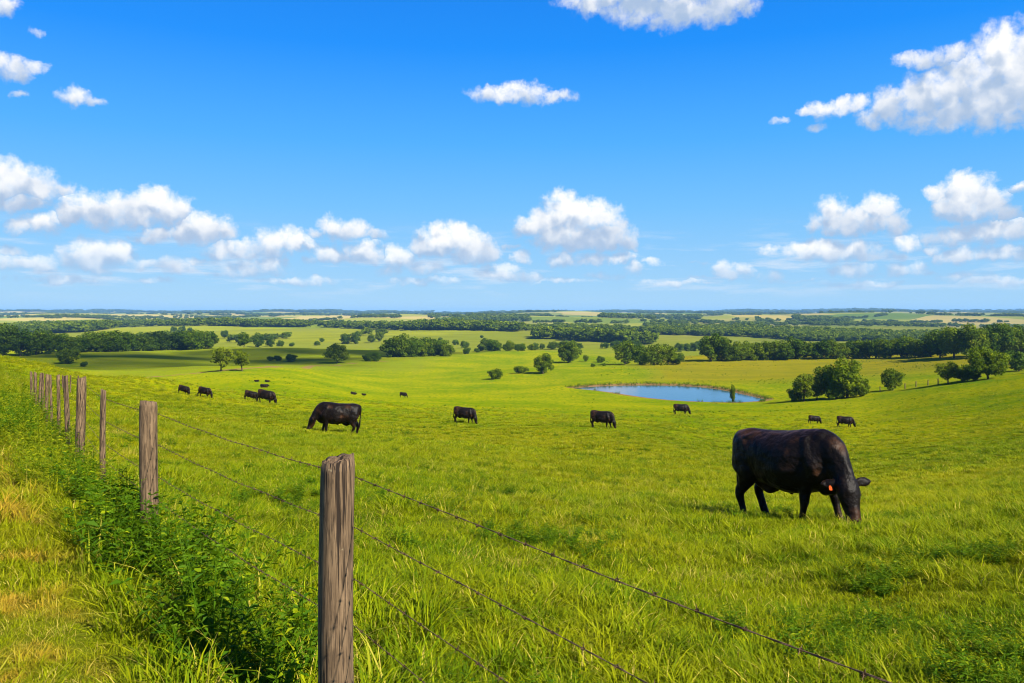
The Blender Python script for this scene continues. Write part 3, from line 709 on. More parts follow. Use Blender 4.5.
# ------------------------------------------------------------------ fence
def post_mesh(name, dia, h, seed, segs=40, rings=36):
    r = np.random.default_rng(seed); V, Fc = [], []
    ph = r.uniform(0, 6.28, 8); gro = [(r.uniform(0, 6.28), r.uniform(0.05, 0.11), r.uniform(0.01, 0.045)) for _ in range(7)]
    z0 = -0.35
    for k in range(rings+1):
        t = k/rings; z = z0 + (h - z0)*t
        for q in range(segs):
            a = 2*math.pi*q/segs
            rad = dia/2*(1 + 0.035*math.sin(2*a+ph[0]) + 0.02*math.sin(3*a+ph[1]+1.5*z) + 0.012*math.sin(5*a+ph[2]-2*z) - 0.05*t)
            for ga, gw, gd in gro:
                da = (a - ga - 0.12*math.sin(3*z+ga) + math.pi) % (2*math.pi) - math.pi
                rad *= 1 - gd*math.exp(-(da/gw)**2)*(0.35+0.65*t)
            if k == rings: rad *= 0.93
            zz = z + (0.012*math.sin(a+ph[3]) + 0.004*math.sin(7*a+ph[4]))*(t**8)
            V.append((rad*math.cos(a) + 0.012*math.sin(2*z+ph[5]), rad*math.sin(a) + 0.012*math.sin(1.7*z+ph[6]), zz))
    for k in range(rings):
        for q in range(segs):
            Fc.append((k*segs+q, k*segs+(q+1) % segs, (k+1)*segs+(q+1) % segs, (k+1)*segs+q))
    base = rings*segs; prev = base
    for fr in (0.66, 0.33):
        i0 = len(V)
        c = np.mean(V[base:base+segs], axis=0)
        for q in range(segs):
            p = np.array(V[base+q]); V.append(tuple(c + (p-c)*fr + np.array((0, 0, 0.004*r.normal()))))
        for q in range(segs): Fc.append((prev+q, prev+(q+1) % segs, i0+(q+1) % segs, i0+q))
        prev = i0
    V.append(tuple(np.mean(V[base:base+segs], axis=0))); ci = len(V)-1
    for q in range(segs): Fc.append((prev+q, prev+(q+1) % segs, ci))
    me = mesh_np(name, V, Fc, True); me.materials.append(M_WOOD)
    return me

fence = empty('wire_fence', (-0.67, 3.1, gz(-0.67, 3.1)))
tag(fence, 'barbed wire fence on weathered wooden posts running along the grassy lane', 'fence')
# ahead (m), diameter, drop of post top below the eye, tilt
POSTS = [(3.1, 0.142, 0.562, 0.2, 'thick cracked grey post nearest the viewer'), (6.62, 0.142, 0.735, -0.6, 'stout pale post among tall weeds'), (9.25, 0.064, 0.89, 1.2, 'thin leaning post'),
         (11.4, 0.135, 0.925, 0.3, 'stout brown post'), (13.25, 0.085, 1.045, -1.5, None), (14.9, 0.062, 1.15, 1, None), (16.3, 0.05, 1.27, -2, None), (17.6, 0.075, 1.35, 1.3, None), (18.7, 0.055, 1.41, -1, None), (19.8, 0.06, 1.49, 1.5, None),
         (20.9, 0.07, 1.57, -1.2, None), (22.1, 0.06, 1.63, 1, None), (23.4, 0.08, 1.72, -0.5, None)]
def fx(d): return 1.376 - 0.66*d
for k, (d, dia, drop, tilt, lab) in enumerate(POSTS):
    x = fx(d); g = gz(x, d); top = EYE - drop
    p = link('fence_post', post_mesh('fence_post', dia, top-g, 200+k, 40 if k < 2 else 18, 36 if k < 2 else 14), None, fence)
    p.location = Vector((x, d, g)) - fence.location
    p.rotation_euler = (math.radians(tilt*0.4), math.radians(tilt), 0)
    if lab: p['label'] = lab
# wires: four strands, two twisted threads with barbs
PTOP = [(d, EYE-drop, dia) for d, dia, drop, _, _ in POSTS]
d_b = -2.2; PTOP = [(d_b, EYE - 0.36, 0.14)] + PTOP
def tube(V, Fc, pts, r, segs=5, T=None):
    prev = None; n = len(pts)
    for k in range(n):
        p = pts[k]; tg = pts[min(k+1, n-1)] - pts[max(k-1, 0)]; tg = tg/(np.linalg.norm(tg)+1e-9)
        a = np.cross(tg, (0, 0, 1.0)); a = a/(np.linalg.norm(a)+1e-9); b = np.cross(a, tg)
        rr = r[k] if hasattr(r, '__len__') else r
        i0 = len(V)
        for q in range(segs):
            an = 2*math.pi*q/segs; V.append(p + rr*(math.cos(an)*a + math.sin(an)*b))
        if prev is not None:
            for q in range(segs): Fc.append((prev+q, prev+(q+1) % segs, i0+(q+1) % segs, i0+q))
        prev = i0
for w, (gap0, gap1) in enumerate(((0.085, 0.11), (0.285, 0.37), (0.49, 0.64), (0.675, 0.84))):
    V, Fc = [], []
    r = np.random.default_rng(60+w)
    fl = np.array(fence.location)
    bars = []
    for k in range(len(PTOP)-1):
        d0, z0, r0 = PTOP[k]; d1, z1, r1 = PTOP[k+1]
        ga = gap0 if d0 < 5 else gap1; gb = gap0 if d1 < 5 else gap1
        A = np.array((fx(d0)+FN[0]*(r0/2+0.004), d0+FN[1]*(r0/2+0.004), z0-ga)); B = np.array((fx(d1)+FN[0]*(r1/2+0.004), d1+FN[1]*(r1/2+0.004), z1-gb))
        L = np.linalg.norm(B-A); near = d0 < 9
        n = max(3, int(L/(0.03 if near else 0.5)))
        ts = np.linspace(0, 1, n+1); sag = 0.018*L/4*r.uniform(0.6, 1.6)
        mid = A[None]*(1-ts)[:, None] + B[None]*ts[:, None]; mid[:, 2] -= 4*sag*ts*(1-ts)
        mid[:, 2] += 0.004*np.sin(ts*23+w)*(ts*(1-ts)*4); 
        if near:
            tw = ts*L/0.09*2*math.pi*0.5
            off = 0.0011*np.stack([np.cos(tw)*FN[0], np.cos(tw)*FN[1], np.sin(tw)], 1)
            tube(V, Fc, list(mid+off-fl), 0.0011, 5); tube(V, Fc, list(mid-off-fl), 0.0011, 5)
            along = (B-A)/L
            for bpos in np.arange(0.06, L, 0.125):
                c = A*(1-bpos/L) + B*(bpos/L); c[2] -= 4*sag*(bpos/L)*(1-bpos/L)
                for sgn in (-1, 1):
                    an = r.uniform(0, 6.28); up = np.array((0, 0, 1.0)); sd = np.cross(along, up)
                    dv = math.cos(an)*up + math.sin(an)*sd + along*0.35*sgn
                    wrap = [c + along*0.006*(q/8-0.5) + 0.0042*(math.cos(q*1.4)*up + math.sin(q*1.4)*sd) for q in range(9)]
                    tube(V, Fc, [p - fl for p in wrap], 0.0013, 4)
                    tube(V, Fc, [c - dv*0.014 - fl, c - fl, c + dv*0.014 - fl], [0.0003, 0.0013, 0.0003], 4)
        else:
            tube(V, Fc, list(mid-fl), 0.0026, 4)
    o = link('barbed_wire', mesh_np('barbed_wire', V, Fc, True), M_WIRE, fence)

# short cross fence where the pasture corner turns
cf = empty('cross_fence', at(64, 388, 20)); tag(cf, 'row of small pale posts crossing behind the stout brown fence post', 'fence')
cpts = []
for k, (px, d) in enumerate(((62.5, 44), (70.5, 42.5), (78.5, 41), (85.5, 40))):
    x = (px-CX)/F*d; g = gz(x, d); top = EYE - (375-HY + 0.4*k)/F*d
    p = link('fence_post', post_mesh('fence_post', 0.07, top-g, 300+k, 14, 10), None, cf); p.location = Vector((x, d, g)) - cf.location
    cpts.append(np.array((x, d, top-0.15)))
V, Fc = [], []; tube(V, Fc, [p - np.array(cf.location) for p in cpts], 0.003, 4)
link('wire', mesh_np('wire', V, Fc, True), M_WIRE, cf)
# old pasture fence below the right hand trees
rf = empty('pasture_fence', at(915, 387)); tag(rf, 'line of old short wooden posts below the trees at the right of the pasture', 'fence')
cpts = []
for k, (px, py) in enumerate(((880, 392), (893, 390.5), (905, 389), (916, 387), (928, 385.5), (938, 384.5))):
    q = at(px, py); p = link('fence_post', post_mesh('fence_post', 0.22, 1.25, 320+k, 12, 8), None, rf); p.location = q - rf.location
    cpts.append(np.array(q) + np.array((0, 0, 1.05)))
V, Fc = [], []; tube(V, Fc, [p - np.array(rf.location) for p in cpts], 0.006, 4)
link('wire', mesh_np('wire', V, Fc, True), M_WIRE, rf)

# ------------------------------------------------------------------ cattle
def loft(bm, rings):
    prev = None; first = None
    for ring in rings:
        vs = [bm.verts.new(p) for p in ring]
        if prev:
            n = len(vs)
            for q in range(n): bm.faces.new((prev[q], prev[(q+1) % n], vs[(q+1) % n], vs[q]))
        else: first = vs
        prev = vs
    bm.faces.new(list(reversed(first))); bm.faces.new(prev)

def limb(bm, pts, segs=16, up=(0, 1, 0)):
    """Tapered limb: points (x, y, z, r along, r across)."""
    P = [np.array(p[:3], float) for p in pts]; n = len(P)
    # resample smoothly
    ts = np.arange(n); tt = np.linspace(0, n-1, (n-1)*5+1)
    arr = np.array([list(p) + ([p[3]] if len(p) == 4 else []) for p in pts], float)
    S = np.stack([pchip(ts, arr[:, c], tt) for c in range(5)], 1)
    rings = []
    for k in range(len(S)):
        tg = S[min(k+1, len(S)-1), :3] - S[max(k-1, 0), :3]; tg /= np.linalg.norm(tg)+1e-9
        b = np.array(up, float); b -= tg*np.dot(b, tg); b /= np.linalg.norm(b)+1e-9
        a = np.cross(b, tg)
        rings.append([tuple(S[k, :3] + S[k, 3]*math.cos(2*math.pi*q/segs)*a + S[k, 4]*math.sin(2*math.pi*q/segs)*b) for q in range(segs)])
    loft(bm, rings)

def cow_mesh(name, pose, voxel=0.02):
    bm = bmesh.new()
    fat = pose.get('fat', 1.0)
    lying = pose.get('lying', False)
    # barrel: x, top, bottom, half width
    B = [(-0.90, 1.22, 0.94, 0.08), (-0.865, 1.30, 0.78, 0.17), (-0.76, 1.352, 0.68, 0.245), (-0.60, 1.358, 0.60, 0.29), (-0.42, 1.340, 0.55, 0.31), (-0.18, 1.312, 0.485, 0.355),
         (0.10, 1.290, 0.425, 0.390), (0.34, 1.292, 0.430, 0.350), (0.54, 1.300, 0.45, 0.295), (0.68, 1.255, 0.49, 0.25), (0.79, 1.15, 0.56, 0.20), (0.87, 1.01, 0.67, 0.13)]
    arr = np.array(B); xs = np.linspace(B[0][0], B[-1][0], 46)
    S = np.stack([xs] + [pchip(arr[:, 0], arr[:, c], xs) for c in (1, 2, 3)], 1)
    rings = []
    for x, tp, bt, w in S:
        zc = bt + (tp-bt)*0.50; ring = []
        for q in range(32):
            a = 2*math.pi*q/32; ca, sa = math.cos(a), math.sin(a)
            e = 0.86
            yy = w*fat*math.copysign(abs(ca)**e, ca) * (1 - 0.20*max(sa, 0)**2 - 0.06*max(-sa, 0)**2)
            zz = zc + (tp-zc)*math.copysign(abs(sa)**e, sa) if sa > 0 else zc + (zc-bt)*math.copysign(abs(sa)**e, sa)
            ring.append((x, yy, zz))
        rings.append(ring)
    loft(bm, rings)
    hy = pose.get('head_y', 0.0); hx = pose.get('head_x', 0.0); hz = pose.get('head_z', 0.0)
    # neck, sloping down to the poll
    limb(bm, [(0.40, 0, 0.93, 0.30, 0.22), (0.62, hy*0.1, 0.97, 0.325, 0.235), (0.74, hy*0.2, 0.95, 0.30, 0.21), (0.86+hx*0.4, hy*0.45, 0.86+hz*0.5, 0.245, 0.165), (0.98+hx*0.8, hy*0.8, 0.70+hz, 0.185, 0.125), (1.06+hx, hy, 0.58+hz, 0.135, 0.105)])
    # dewlap and brisket
    limb(bm, [(0.56, 0, 0.56, 0.18, 0.14), (0.74, hy*0.2, 0.57, 0.16, 0.09), (0.88, hy*0.5, 0.58+hz*0.5, 0.10, 0.05)])
    # head: poll to muzzle
    h0 = np.array((1.06+hx, hy, 0.600+hz)); mz = np.array(pose.get('muzzle', (1.20, hy*1.15, 0.085+hz)), float)
    if 'muzzle' not in pose: mz[0] += hx
    ax = mz - h0
    def hp(t, a, b, off=(0, 0, 0)): p = h0 + ax*t + np.array(off); return (*p, a, b)
    limb(bm, [hp(-0.12, 0.09, 0.09), hp(0.02, 0.135, 0.142), hp(0.25, 0.155, 0.165), hp(0.48, 0.128, 0.120), hp(0.70, 0.100, 0.088), hp(0.90, 0.092, 0.096), hp(1.0, 0.074, 0.082), hp(1.06, 0.040, 0.045)], 20)
    fwd = ax/np.linalg.norm(ax); yaw = math.radians(pose.get('yaw', 0)); side = np.array((-math.sin(yaw), math.cos(yaw), 0)); side -= fwd*np.dot(side, fwd); side /= np.linalg.norm(side); upv = np.cross(side, fwd)
    if upv[0] < 0: upv = -upv          # forehead direction
    limb(bm, [(*(h0 + ax*0.22 - upv*0.06), 0.10, 0.075), (*(h0 + ax*0.50 - upv*0.09), 0.075, 0.055), (*(h0 + ax*0.78 - upv*0.055), 0.05, 0.05)], 14)   # jaw
    for sgn in (-1, 1):
        e0 = h0 + ax*0.03 + side*sgn*0.112 - upv*0.01; out = side*sgn*0.97 - fwd*0.05 - upv*0.18
        limb(bm, [(*e0, 0.034, 0.034), (*(e0+out*0.06), 0.062, 0.026), (*(e0+out*0.13), 0.070, 0.024), (*(e0+out*0.19), 0.050, 0.020), (*(e0+out*0.235), 0.018, 0.014)], 12, up=tuple(upv))
        # brow
        bpt = h0 + ax*0.30 + side*sgn*0.088 + upv*0.035
        limb(bm, [(*(bpt-fwd*0.05), 0.02, 0.02), (*bpt, 0.034, 0.03), (*(bpt+fwd*0.05), 0.02, 0.02)], 10)
        # nostril wing
        npt = h0 + ax*0.97 + side*sgn*0.035 + upv*0.045
        limb(bm, [(*(npt-fwd*0.03), 0.018, 0.018), (*npt, 0.026, 0.022), (*(npt+fwd*0.02), 0.015, 0.014)], 10)
    # legs: steps give each foot's shift along the body
    st = pose.get('steps', (0, 0, 0, 0))
    if not lying:
        for i, sgn in enumerate((1, -1)):
            d = st[i]; y = 0.18*sgn
            limb(bm, [(0.47, y*0.95, 0.98, 0.22, 0.12), (0.50, y*1.05, 0.74, 0.165, 0.11), (0.49+d*0.25, y*1.02, 0.57, 0.105, 0.082), (0.50+d*0.55, y, 0.40, 0.080, 0.068), (0.505+d*0.62, y, 0.345, 0.076, 0.068), (0.50+d*0.78, y*0.98, 0.22, 0.055, 0.050),
                      (0.50+d*0.93, y*0.98, 0.11, 0.052, 0.05), (0.52+d, y*0.98, 0.05, 0.060, 0.055), (0.535+d, y*0.98, -0.02, 0.070, 0.062)])
        for i, sgn in enumerate((1, -1)):
            d = st[2+i]; y = 0.165*sgn
            limb(bm, [(-0.62, y*0.9, 1.06, 0.25, 0.14), (-0.62, y*1.1, 0.88, 0.26, 0.14), (-0.62+d*0.1, y*1.2, 0.72, 0.205, 0.115), (-0.70+d*0.35, y*1.1, 0.57, 0.115, 0.08), (-0.80+d*0.6, y, 0.45, 0.084, 0.066), (-0.805+d*0.68, y, 0.40, 0.074, 0.062), (-0.775+d*0.8, y*0.98, 0.25, 0.055, 0.050),
                      (-0.755+d*0.93, y*0.98, 0.12, 0.053, 0.05), (-0.735+d, y*0.98, 0.05, 0.060, 0.055), (-0.72+d, y*0.98, -0.02, 0.070, 0.062)])
        if pose.get('udder', True):
            limb(bm, [(-0.55, 0, 0.60, 0.10, 0.12), (-0.40, 0, 0.53, 0.12, 0.12), (-0.22, 0, 0.50, 0.06, 0.08)])
            limb(bm, [(-0.02, 0, 0.48, 0.05, 0.05), (0.0, 0, 0.43, 0.035, 0.03), (0.03, 0, 0.405, 0.015, 0.015)], 10)
    else:
        for sgn in (-1, 1):
            limb(bm, [(0.55, 0.2*sgn, 0.7, 0.14, 0.10), (0.75, 0.24*sgn, 0.58, 0.09, 0.08), (0.50, 0.28*sgn, 0.54, 0.06, 0.06), (0.40, 0.28*sgn, 0.53, 0.05, 0.05)])
            limb(bm, [(-0.6, 0.22*sgn, 0.85, 0.2, 0.12), (-0.3, 0.33*sgn, 0.66, 0.14, 0.10), (-0.6, 0.36*sgn, 0.55, 0.06, 0.06), (-0.3, 0.38*sgn, 0.53, 0.05, 0.05)])
    # tail and switch
    ty = pose.get('tail_y', 0.03)
    tb = 0.45 if not lying else 0.6
    limb(bm, [(-0.80, 0, 1.31, 0.05, 0.045), (-0.90, 0, 1.25, 0.042, 0.04), (-0.945, ty*0.4, 1.05, 0.030, 0.030), (-0.955, ty*0.8, 0.78, 0.026, 0.026), (-0.955, ty, tb+0.18, 0.040, 0.036), (-0.95, ty*1.1, tb+0.04, 0.050, 0.042), (-0.945, ty*1.1, tb-0.10, 0.020, 0.018)], 12)
    # shoulder blade, haunch and rib swell
    for sgn in (-1, 1):
        limb(bm, [(0.50, 0.17*sgn, 1.20, 0.07, 0.05), (0.50, 0.225*sgn, 1.02, 0.13, 0.085), (0.56, 0.245*sgn, 0.82, 0.15, 0.085), (0.58, 0.22*sgn, 0.68, 0.10, 0.06)], 14)
        limb(bm, [(-0.50, 0.20*sgn, 1.18, 0.09, 0.05), (-0.60, 0.235*sgn, 1.00, 0.19, 0.07), (-0.55, 0.245*sgn, 0.80, 0.19, 0.065), (-0.47, 0.22*sgn, 0.66, 0.08, 0.05)], 14)
        limb(bm, [(-0.15, 0.26*sgn, 0.80, 0.15, 0.10), (0.05, 0.285*sgn, 0.74, 0.20, 0.105), (0.22, 0.26*sgn, 0.74, 0.16, 0.09)], 14, up=(0, 1, 0))
    # hook bones
    for sgn in (-1, 1):
        limb(bm, [(-0.60, 0.16*sgn, 1.22, 0.06, 0.05), (-0.50, 0.195*sgn, 1.20, 0.085, 0.06), (-0.38, 0.18*sgn, 1.19, 0.06, 0.05)], 12)
    bmesh.ops.recalc_face_normals(bm, faces=bm.faces)
    me = bpy.data.meshes.new(name + '_raw'); bm.to_mesh(me); bm.free()
    tmp = bpy.data.objects.new(name + '_tmp', me); COL.objects.link(tmp)
    r = tmp.modifiers.new('r', 'REMESH'); r.mode = 'VOXEL'; r.voxel_size = voxel; r.use_smooth_shade = True
    s_ = tmp.modifiers.new('s', 'SMOOTH'); s_.factor = 0.5; s_.iterations = 5
    dg = bpy.context.evaluated_depsgraph_get(); dg.update()
    res = bpy.data.meshes.new_from_object(tmp.evaluated_get(dg)); res.name = name
    bpy.data.objects.remove(tmp); bpy.data.meshes.remove(me)
    if lying:
        for v in res.vertices: v.co.z -= 0.50
    from mathutils import noise as mn
    nv = len(res.vertices); Q = np.empty(nv*3, np.float32); Nn = np.empty(nv*3, np.float32)
    res.vertices.foreach_get('co', Q); res.vertices.foreach_get('normal', Nn); Q = Q.reshape(-1, 3); Nn = Nn.reshape(-1, 3)
    amp = np.array([0.013*mn.noise(Vector((q[0]*4.2, q[1]*4.2, q[2]*3.4))) + 0.006*mn.noise(Vector((q[0]*10, q[1]*10, q[2]*8+5))) for q in Q.tolist()], np.float32)
    Q = Q + Nn*amp[:, None]; Q[:, 0] *= 0.93
    res.vertices.foreach_set('co', Q.astype(np.float32).ravel()); res.update()
    h0 = h0*np.array((0.93, 1, 1)); ax = ax*np.array((0.93, 1, 1))
    res.materials.clear(); res.materials.append(M_HIDE)
    res.polygons.foreach_set('use_smooth', [True]*len(res.polygons))
    return res, h0, ax, side, upv, fwd

POSES = {
 'main': dict(head_y=-0.12, head_x=-0.03, muzzle=(1.14, -0.23, 0.035), yaw=-38, steps=(0.14, -0.25, 0.08, -0.06), tail_y=-0.02, fat=1.05),
 'graze': dict(head_y=0.05, steps=(-0.10, 0.14, 0.08, -0.12), tail_y=0.03),
 'stride': dict(head_y=-0.12, head_x=-0.05, steps=(0.2, -0.08, -0.12, 0.12), tail_y=0.05, fat=0.95),
 'calf': dict(head_y=0.1, steps=(0.05, -0.1, -0.05, 0.1), fat=0.9, udder=False),
 'lie': dict(head_y=0.05, head_x=0.02, head_z=0.38, lying=True, muzzle=(1.42, 0.05, 0.80)),
}
COWM = {k: cow_mesh('cow_body', v, 0.017 if k == 'main' else 0.024) for k, v in POSES.items()}

def ellipsoid(name, r, segs=14, rings=9):
    bm = bmesh.new(); bmesh.ops.create_uvsphere(bm, u_segments=segs, v_segments=rings, radius=1)
    for v in bm.verts: v.co = (v.co.x*r[0], v.co.y*r[1], v.co.z*r[2])
    for f in bm.faces: f.smooth = True
    me = bpy.data.meshes.new(name); bm.to_mesh(me); bm.free(); return me
EYE_ME = ellipsoid('eye', (0.019, 0.014, 0.019)); EYE_ME.materials.append(M_EYE)

def tag_mesh():
    bm = bmesh.new()
    pts = [(-0.030, 0), (-0.034, -0.012), (-0.034, -0.060), (-0.026, -0.070), (0.026, -0.070), (0.034, -0.060), (0.034, -0.012), (0.030, 0), (0.012, 0.006), (0.010, 0.022), (-0.010, 0.022), (-0.012, 0.006)]
    fr = [bm.verts.new((p[0], 0.0015, p[1])) for p in pts]; bk = [bm.verts.new((p[0], -0.0015, p[1])) for p in pts]
    bm.faces.new(fr); bm.faces.new(list(reversed(bk)))
    for q in range(len(pts)):
        w = (q+1) % len(pts); bm.faces.new((fr[q], bk[q], bk[w], fr[w]))
    bmesh.ops.recalc_face_normals(bm, faces=bm.faces)
    me = bpy.data.meshes.new('ear_tag'); bm.to_mesh(me); bm.free(); me.materials.append(M_TAG); return me

COW_GROUP = 'black cattle grazing in the pasture'
def make_cow(px, py, hpx, heading, pose, label, dist=None, eyes=False, eartag=0):
    """heading: degrees, 0 faces right of the photo, negative turns toward the viewer."""
    g = at(px, py) if dist is None else Vector(((px-CX)/F*dist, dist, gz((px-CX)/F*dist, dist)))
    me, h0, ax, side, upv, fwd = COWM[pose]
    hh = 1.345 if pose != 'lie' else 0.85
    s = hpx * g.y / F / hh
    o = link('cow', me); o.location = g
    o.scale = (s, s, s)
    # lean with the slope along the body
    th = math.radians(heading); dx, dy = math.cos(th), math.sin(th)
    e = 0.6*s; zf = gz(g.x+dx*e, g.y+dy*e); zb = gz(g.x-dx*e, g.y-dy*e)
    pitch = math.atan2(zf-zb, 2*e)
    o.location.z = (zf + zb)/2 - (0.05*s if pose != 'lie' else 0)
    o.rotation_euler = Euler((0, -pitch, th))
    tag(o, label, 'cow', COW_GROUP)
    if eyes:
        for sgn in (-1, 1):
            e_ = link('eye', EYE_ME, None, o); e_.location = h0 + ax*0.315 + side*sgn*0.130 + upv*0.030
    if eartag:
        t = link('ear_tag', tag_mesh(), None, o)
        t.location = h0 + ax*0.10 + side*eartag*0.228 + upv*0.034; t.scale = (0.72, 0.72, 0.72)
        t.rotation_euler = Euler((math.radians(-14), math.radians(8), math.radians(75)))
        t['label'] = 'orange plastic ear tag hanging from the ear'
    return o, s
make_cow(796, 517, 96, -55, 'main', 'large black cow with an orange ear tag grazing closest to the viewer', dist=12.0, eyes=True, eartag=-1)
COWS = [
 (336, 433.5, 33, 184, 'graze', 'black cow grazing with its head to the left, alone beyond the nearest post'),
 (464, 423, 17, -12, 'stride', 'black cow grazing with its head to the right in the open middle pasture'),
 (602, 427.5, 18, -22, 'stride', 'black cow grazing just in front of the left half of the pond'),
 (681, 414.5, 11, -10, 'graze', 'small looking black cow grazing close below the near shore of the pond'),
 (183, 394, 9, -8, 'stride', 'far black cow at the left end of the pair behind the fence'),
 (204, 397, 10.5, -14, 'graze', 'far black cow at the right end of the pair behind the fence'),
 (250, 400.5, 10, 0, 'stride', 'black cow partly hidden behind a darker cow of the overlapping pair'),
 (265, 403.5, 14, -12, 'graze', 'black cow in front in the overlapping pair of far cattle'),
 (403, 397.5, 5.5, -15, 'calf', 'tiny black calf standing alone far out left of the bushes'),
 (814, 423.5, 8.5, -5, 'stride', 'far black cow seen above the back of the closest cow, left one'),
 (845, 427.5, 11.5, -18, 'graze', 'far black cow above the neck of the closest cow, right one'),
 (264, 387.5, 3.6, 0, 'lie', 'tiny black cow lying down just beyond the overlapping pair'),
 (257, 382, 2.2, 180, 'lie', 'dark speck of a lying cow, left one of two farthest off'),
 (267, 382.3, 2.2, 0, 'lie', 'dark speck of a lying cow, right one of two farthest off'),
 (353, 394.5, 2.6, 5, 'lie', 'black cow lying flat behind the cow that faces left'),
 (364, 395.5, 2.0, 180, 'lie', 'black calf lying flat right of another lying cow'),
]
for px, py, h, hd, pose, lab in COWS: make_cow(px, py, h, hd, pose, lab)

# ------------------------------------------------------------------ trees
def tree_meshes(seed, kind):
    """Crown of leaf sprays and a trunk with limbs, one unit tall."""
    r = np.random.default_rng(seed)
    P = dict(round=(0.05, 0.51, 0.42, 0.47, 34, 0.140, 170, 0.030), wide=(0.04, 0.50, 0.52, 0.47, 36, 0.145, 180, 0.030), tall=(0.06, 0.53, 0.33, 0.45, 28, 0.130, 180, 0.030), hedge=(0.02, 0.48, 0.46, 0.49, 32, 0.140, 135, 0.032),
             loose=(0.10, 0.56, 0.44, 0.42, 26, 0.115, 130, 0.028), bush=(0.02, 0.44, 0.60, 0.47, 22, 0.20, 200, 0.042), far=(0.06, 0.53, 0.45, 0.46, 13, 0.20, 60, 0.085))[kind]
    tr, cz, rx, rz, nl, lr, npl, ls = P
    lobes = []
    for k in range(nl):
        a = k*2.39996 + r.normal(0, 0.3); zz = 1 - 2*(k+0.5)/nl
        rad = math.sqrt(max(0, 1-zz*zz)); fr = r.uniform(0.50, 0.96) if k % 4 else r.uniform(0.1, 0.4)
        squash = 1.0 if zz > 0 or kind in ('hedge', 'bush') else 0.80
        c = np.array((rx*rad*math.cos(a)*fr, rx*rad*math.sin(a)*fr, cz + rz*zz*fr*squash))
        lobes.append((c, lr*r.uniform(0.60, 1.40)))
    V, T = [], []
    for c, lrad in lobes:
        n = int(npl*(lrad/lr)**1.6)
        dv = r.normal(size=(n, 3)); dv /= np.linalg.norm(dv, axis=1)[:, None]
        rr = lrad*(0.45 + 0.62*r.random(n)**0.6); lump = 1 + 0.22*np.sin(dv[:, 0]*7 + c[0]*31)*np.sin(dv[:, 1]*6 + c[1]*17)*np.sin(dv[:, 2]*8+seed)
        p = c + dv*(rr*lump)[:, None]*np.array((1.1, 1.1, 0.85))
        nrm = dv*0.9 + r.normal(0, 0.55, (n, 3)) + np.array((0, 0, 0.25)); nrm /= np.linalg.norm(nrm, axis=1)[:, None]
        a = np.cross(nrm, r.normal(size=(n, 3))); a /= np.linalg.norm(a, axis=1)[:, None]; b = np.cross(nrm, a)
        s1 = ls*r.uniform(0.6, 1.3, n)[:, None]; s2 = s1*r.uniform(0.55, 0.9, n)[:, None]
        V.append(np.stack([p-a*s1, p-b*s2, p+a*s1, p+b*s2], 1).reshape(-1, 3))
        T.append(np.clip(r.uniform(0.15, 0.75) + r.normal(0, 0.18, n), 0, 1))
    V = np.concatenate(V); T = np.concatenate(T)
    top = V[:, 2].max(); bot = V[:, 2].min()
    crown = quads_mesh('crown', V, len(T), T)
    # trunk
    bm = bmesh.new(); sway = r.normal(0, 0.02, 2)
    limb(bm, [(0, 0, -0.06, 0.042, 0.042), (0, 0, 0.03, 0.030, 0.030), (sway[0]*0.5, sway[1]*0.5, tr+0.10, 0.024, 0.024), (sway[0], sway[1], cz, 0.015, 0.015), (sway[0]*1.5, sway[1]*1.5, cz+rz*0.6, 0.004, 0.004)], 9)
    if kind != 'far':
        for c, lrad in lobes[::2]:
            z0 = tr + 0.05 + 0.3*r.random()*(cz-tr)
            m = np.array((c[0]*0.45, c[1]*0.45, z0*0.55 + c[2]*0.45))
            limb(bm, [(sway[0]*0.5, sway[1]*0.5, z0, 0.013, 0.013), (*m, 0.009, 0.009), (*c, 0.003, 0.003)], 6, up=(0.3, 0.2, 1))
    trunk = bpy.data.meshes.new('trunk'); bm.to_mesh(trunk); bm.free(); trunk.materials.append(M_BARK)
    return crown, trunk
KIT = {}
for kind, n in (('round', 4), ('wide', 3), ('tall', 3), ('loose', 3), ('bush', 3), ('hedge', 4)):
    KIT[kind] = [tree_meshes(500 + 17*k + len(kind)*101, kind) for k in range(n)]
_mat_cache = {}
def crown_with(mesh, mat):
    key = (mesh.name, mat.name)
    if key not in _mat_cache:
        c = mesh.copy(); c.materials.clear(); c.materials.append(mat); _mat_cache[key] = c
    return _mat_cache[key]

def plant(px, py, hpx, kind, label, cat='tree', group=None, mat=None, name=None, dist=None, wide=1.0, dmin=100):
    g = at(px, py, dmin) if dist is None else Vector(((px-CX)/F*dist, dist, gz((px-CX)/F*dist, dist)))
    h = hpx * g.y / F
    crown, trunk = random.choice(KIT[kind])
    nm = name or {'round': 'broadleaf_tree', 'wide': 'broadleaf_tree', 'tall': 'broadleaf_tree', 'loose': 'willow_tree', 'bush': 'bush', 'hedge': 'broadleaf_tree'}[kind]
    t = empty(nm, g, random.uniform(0, 6.28)); s = h/0.97
    t.scale = (s*wide, s*wide, s)
    tag(t, label, cat, group)
    link('crown', crown_with(crown, mat or M_LEAF), None, t)
    link('trunk', trunk, None, t)
    return t

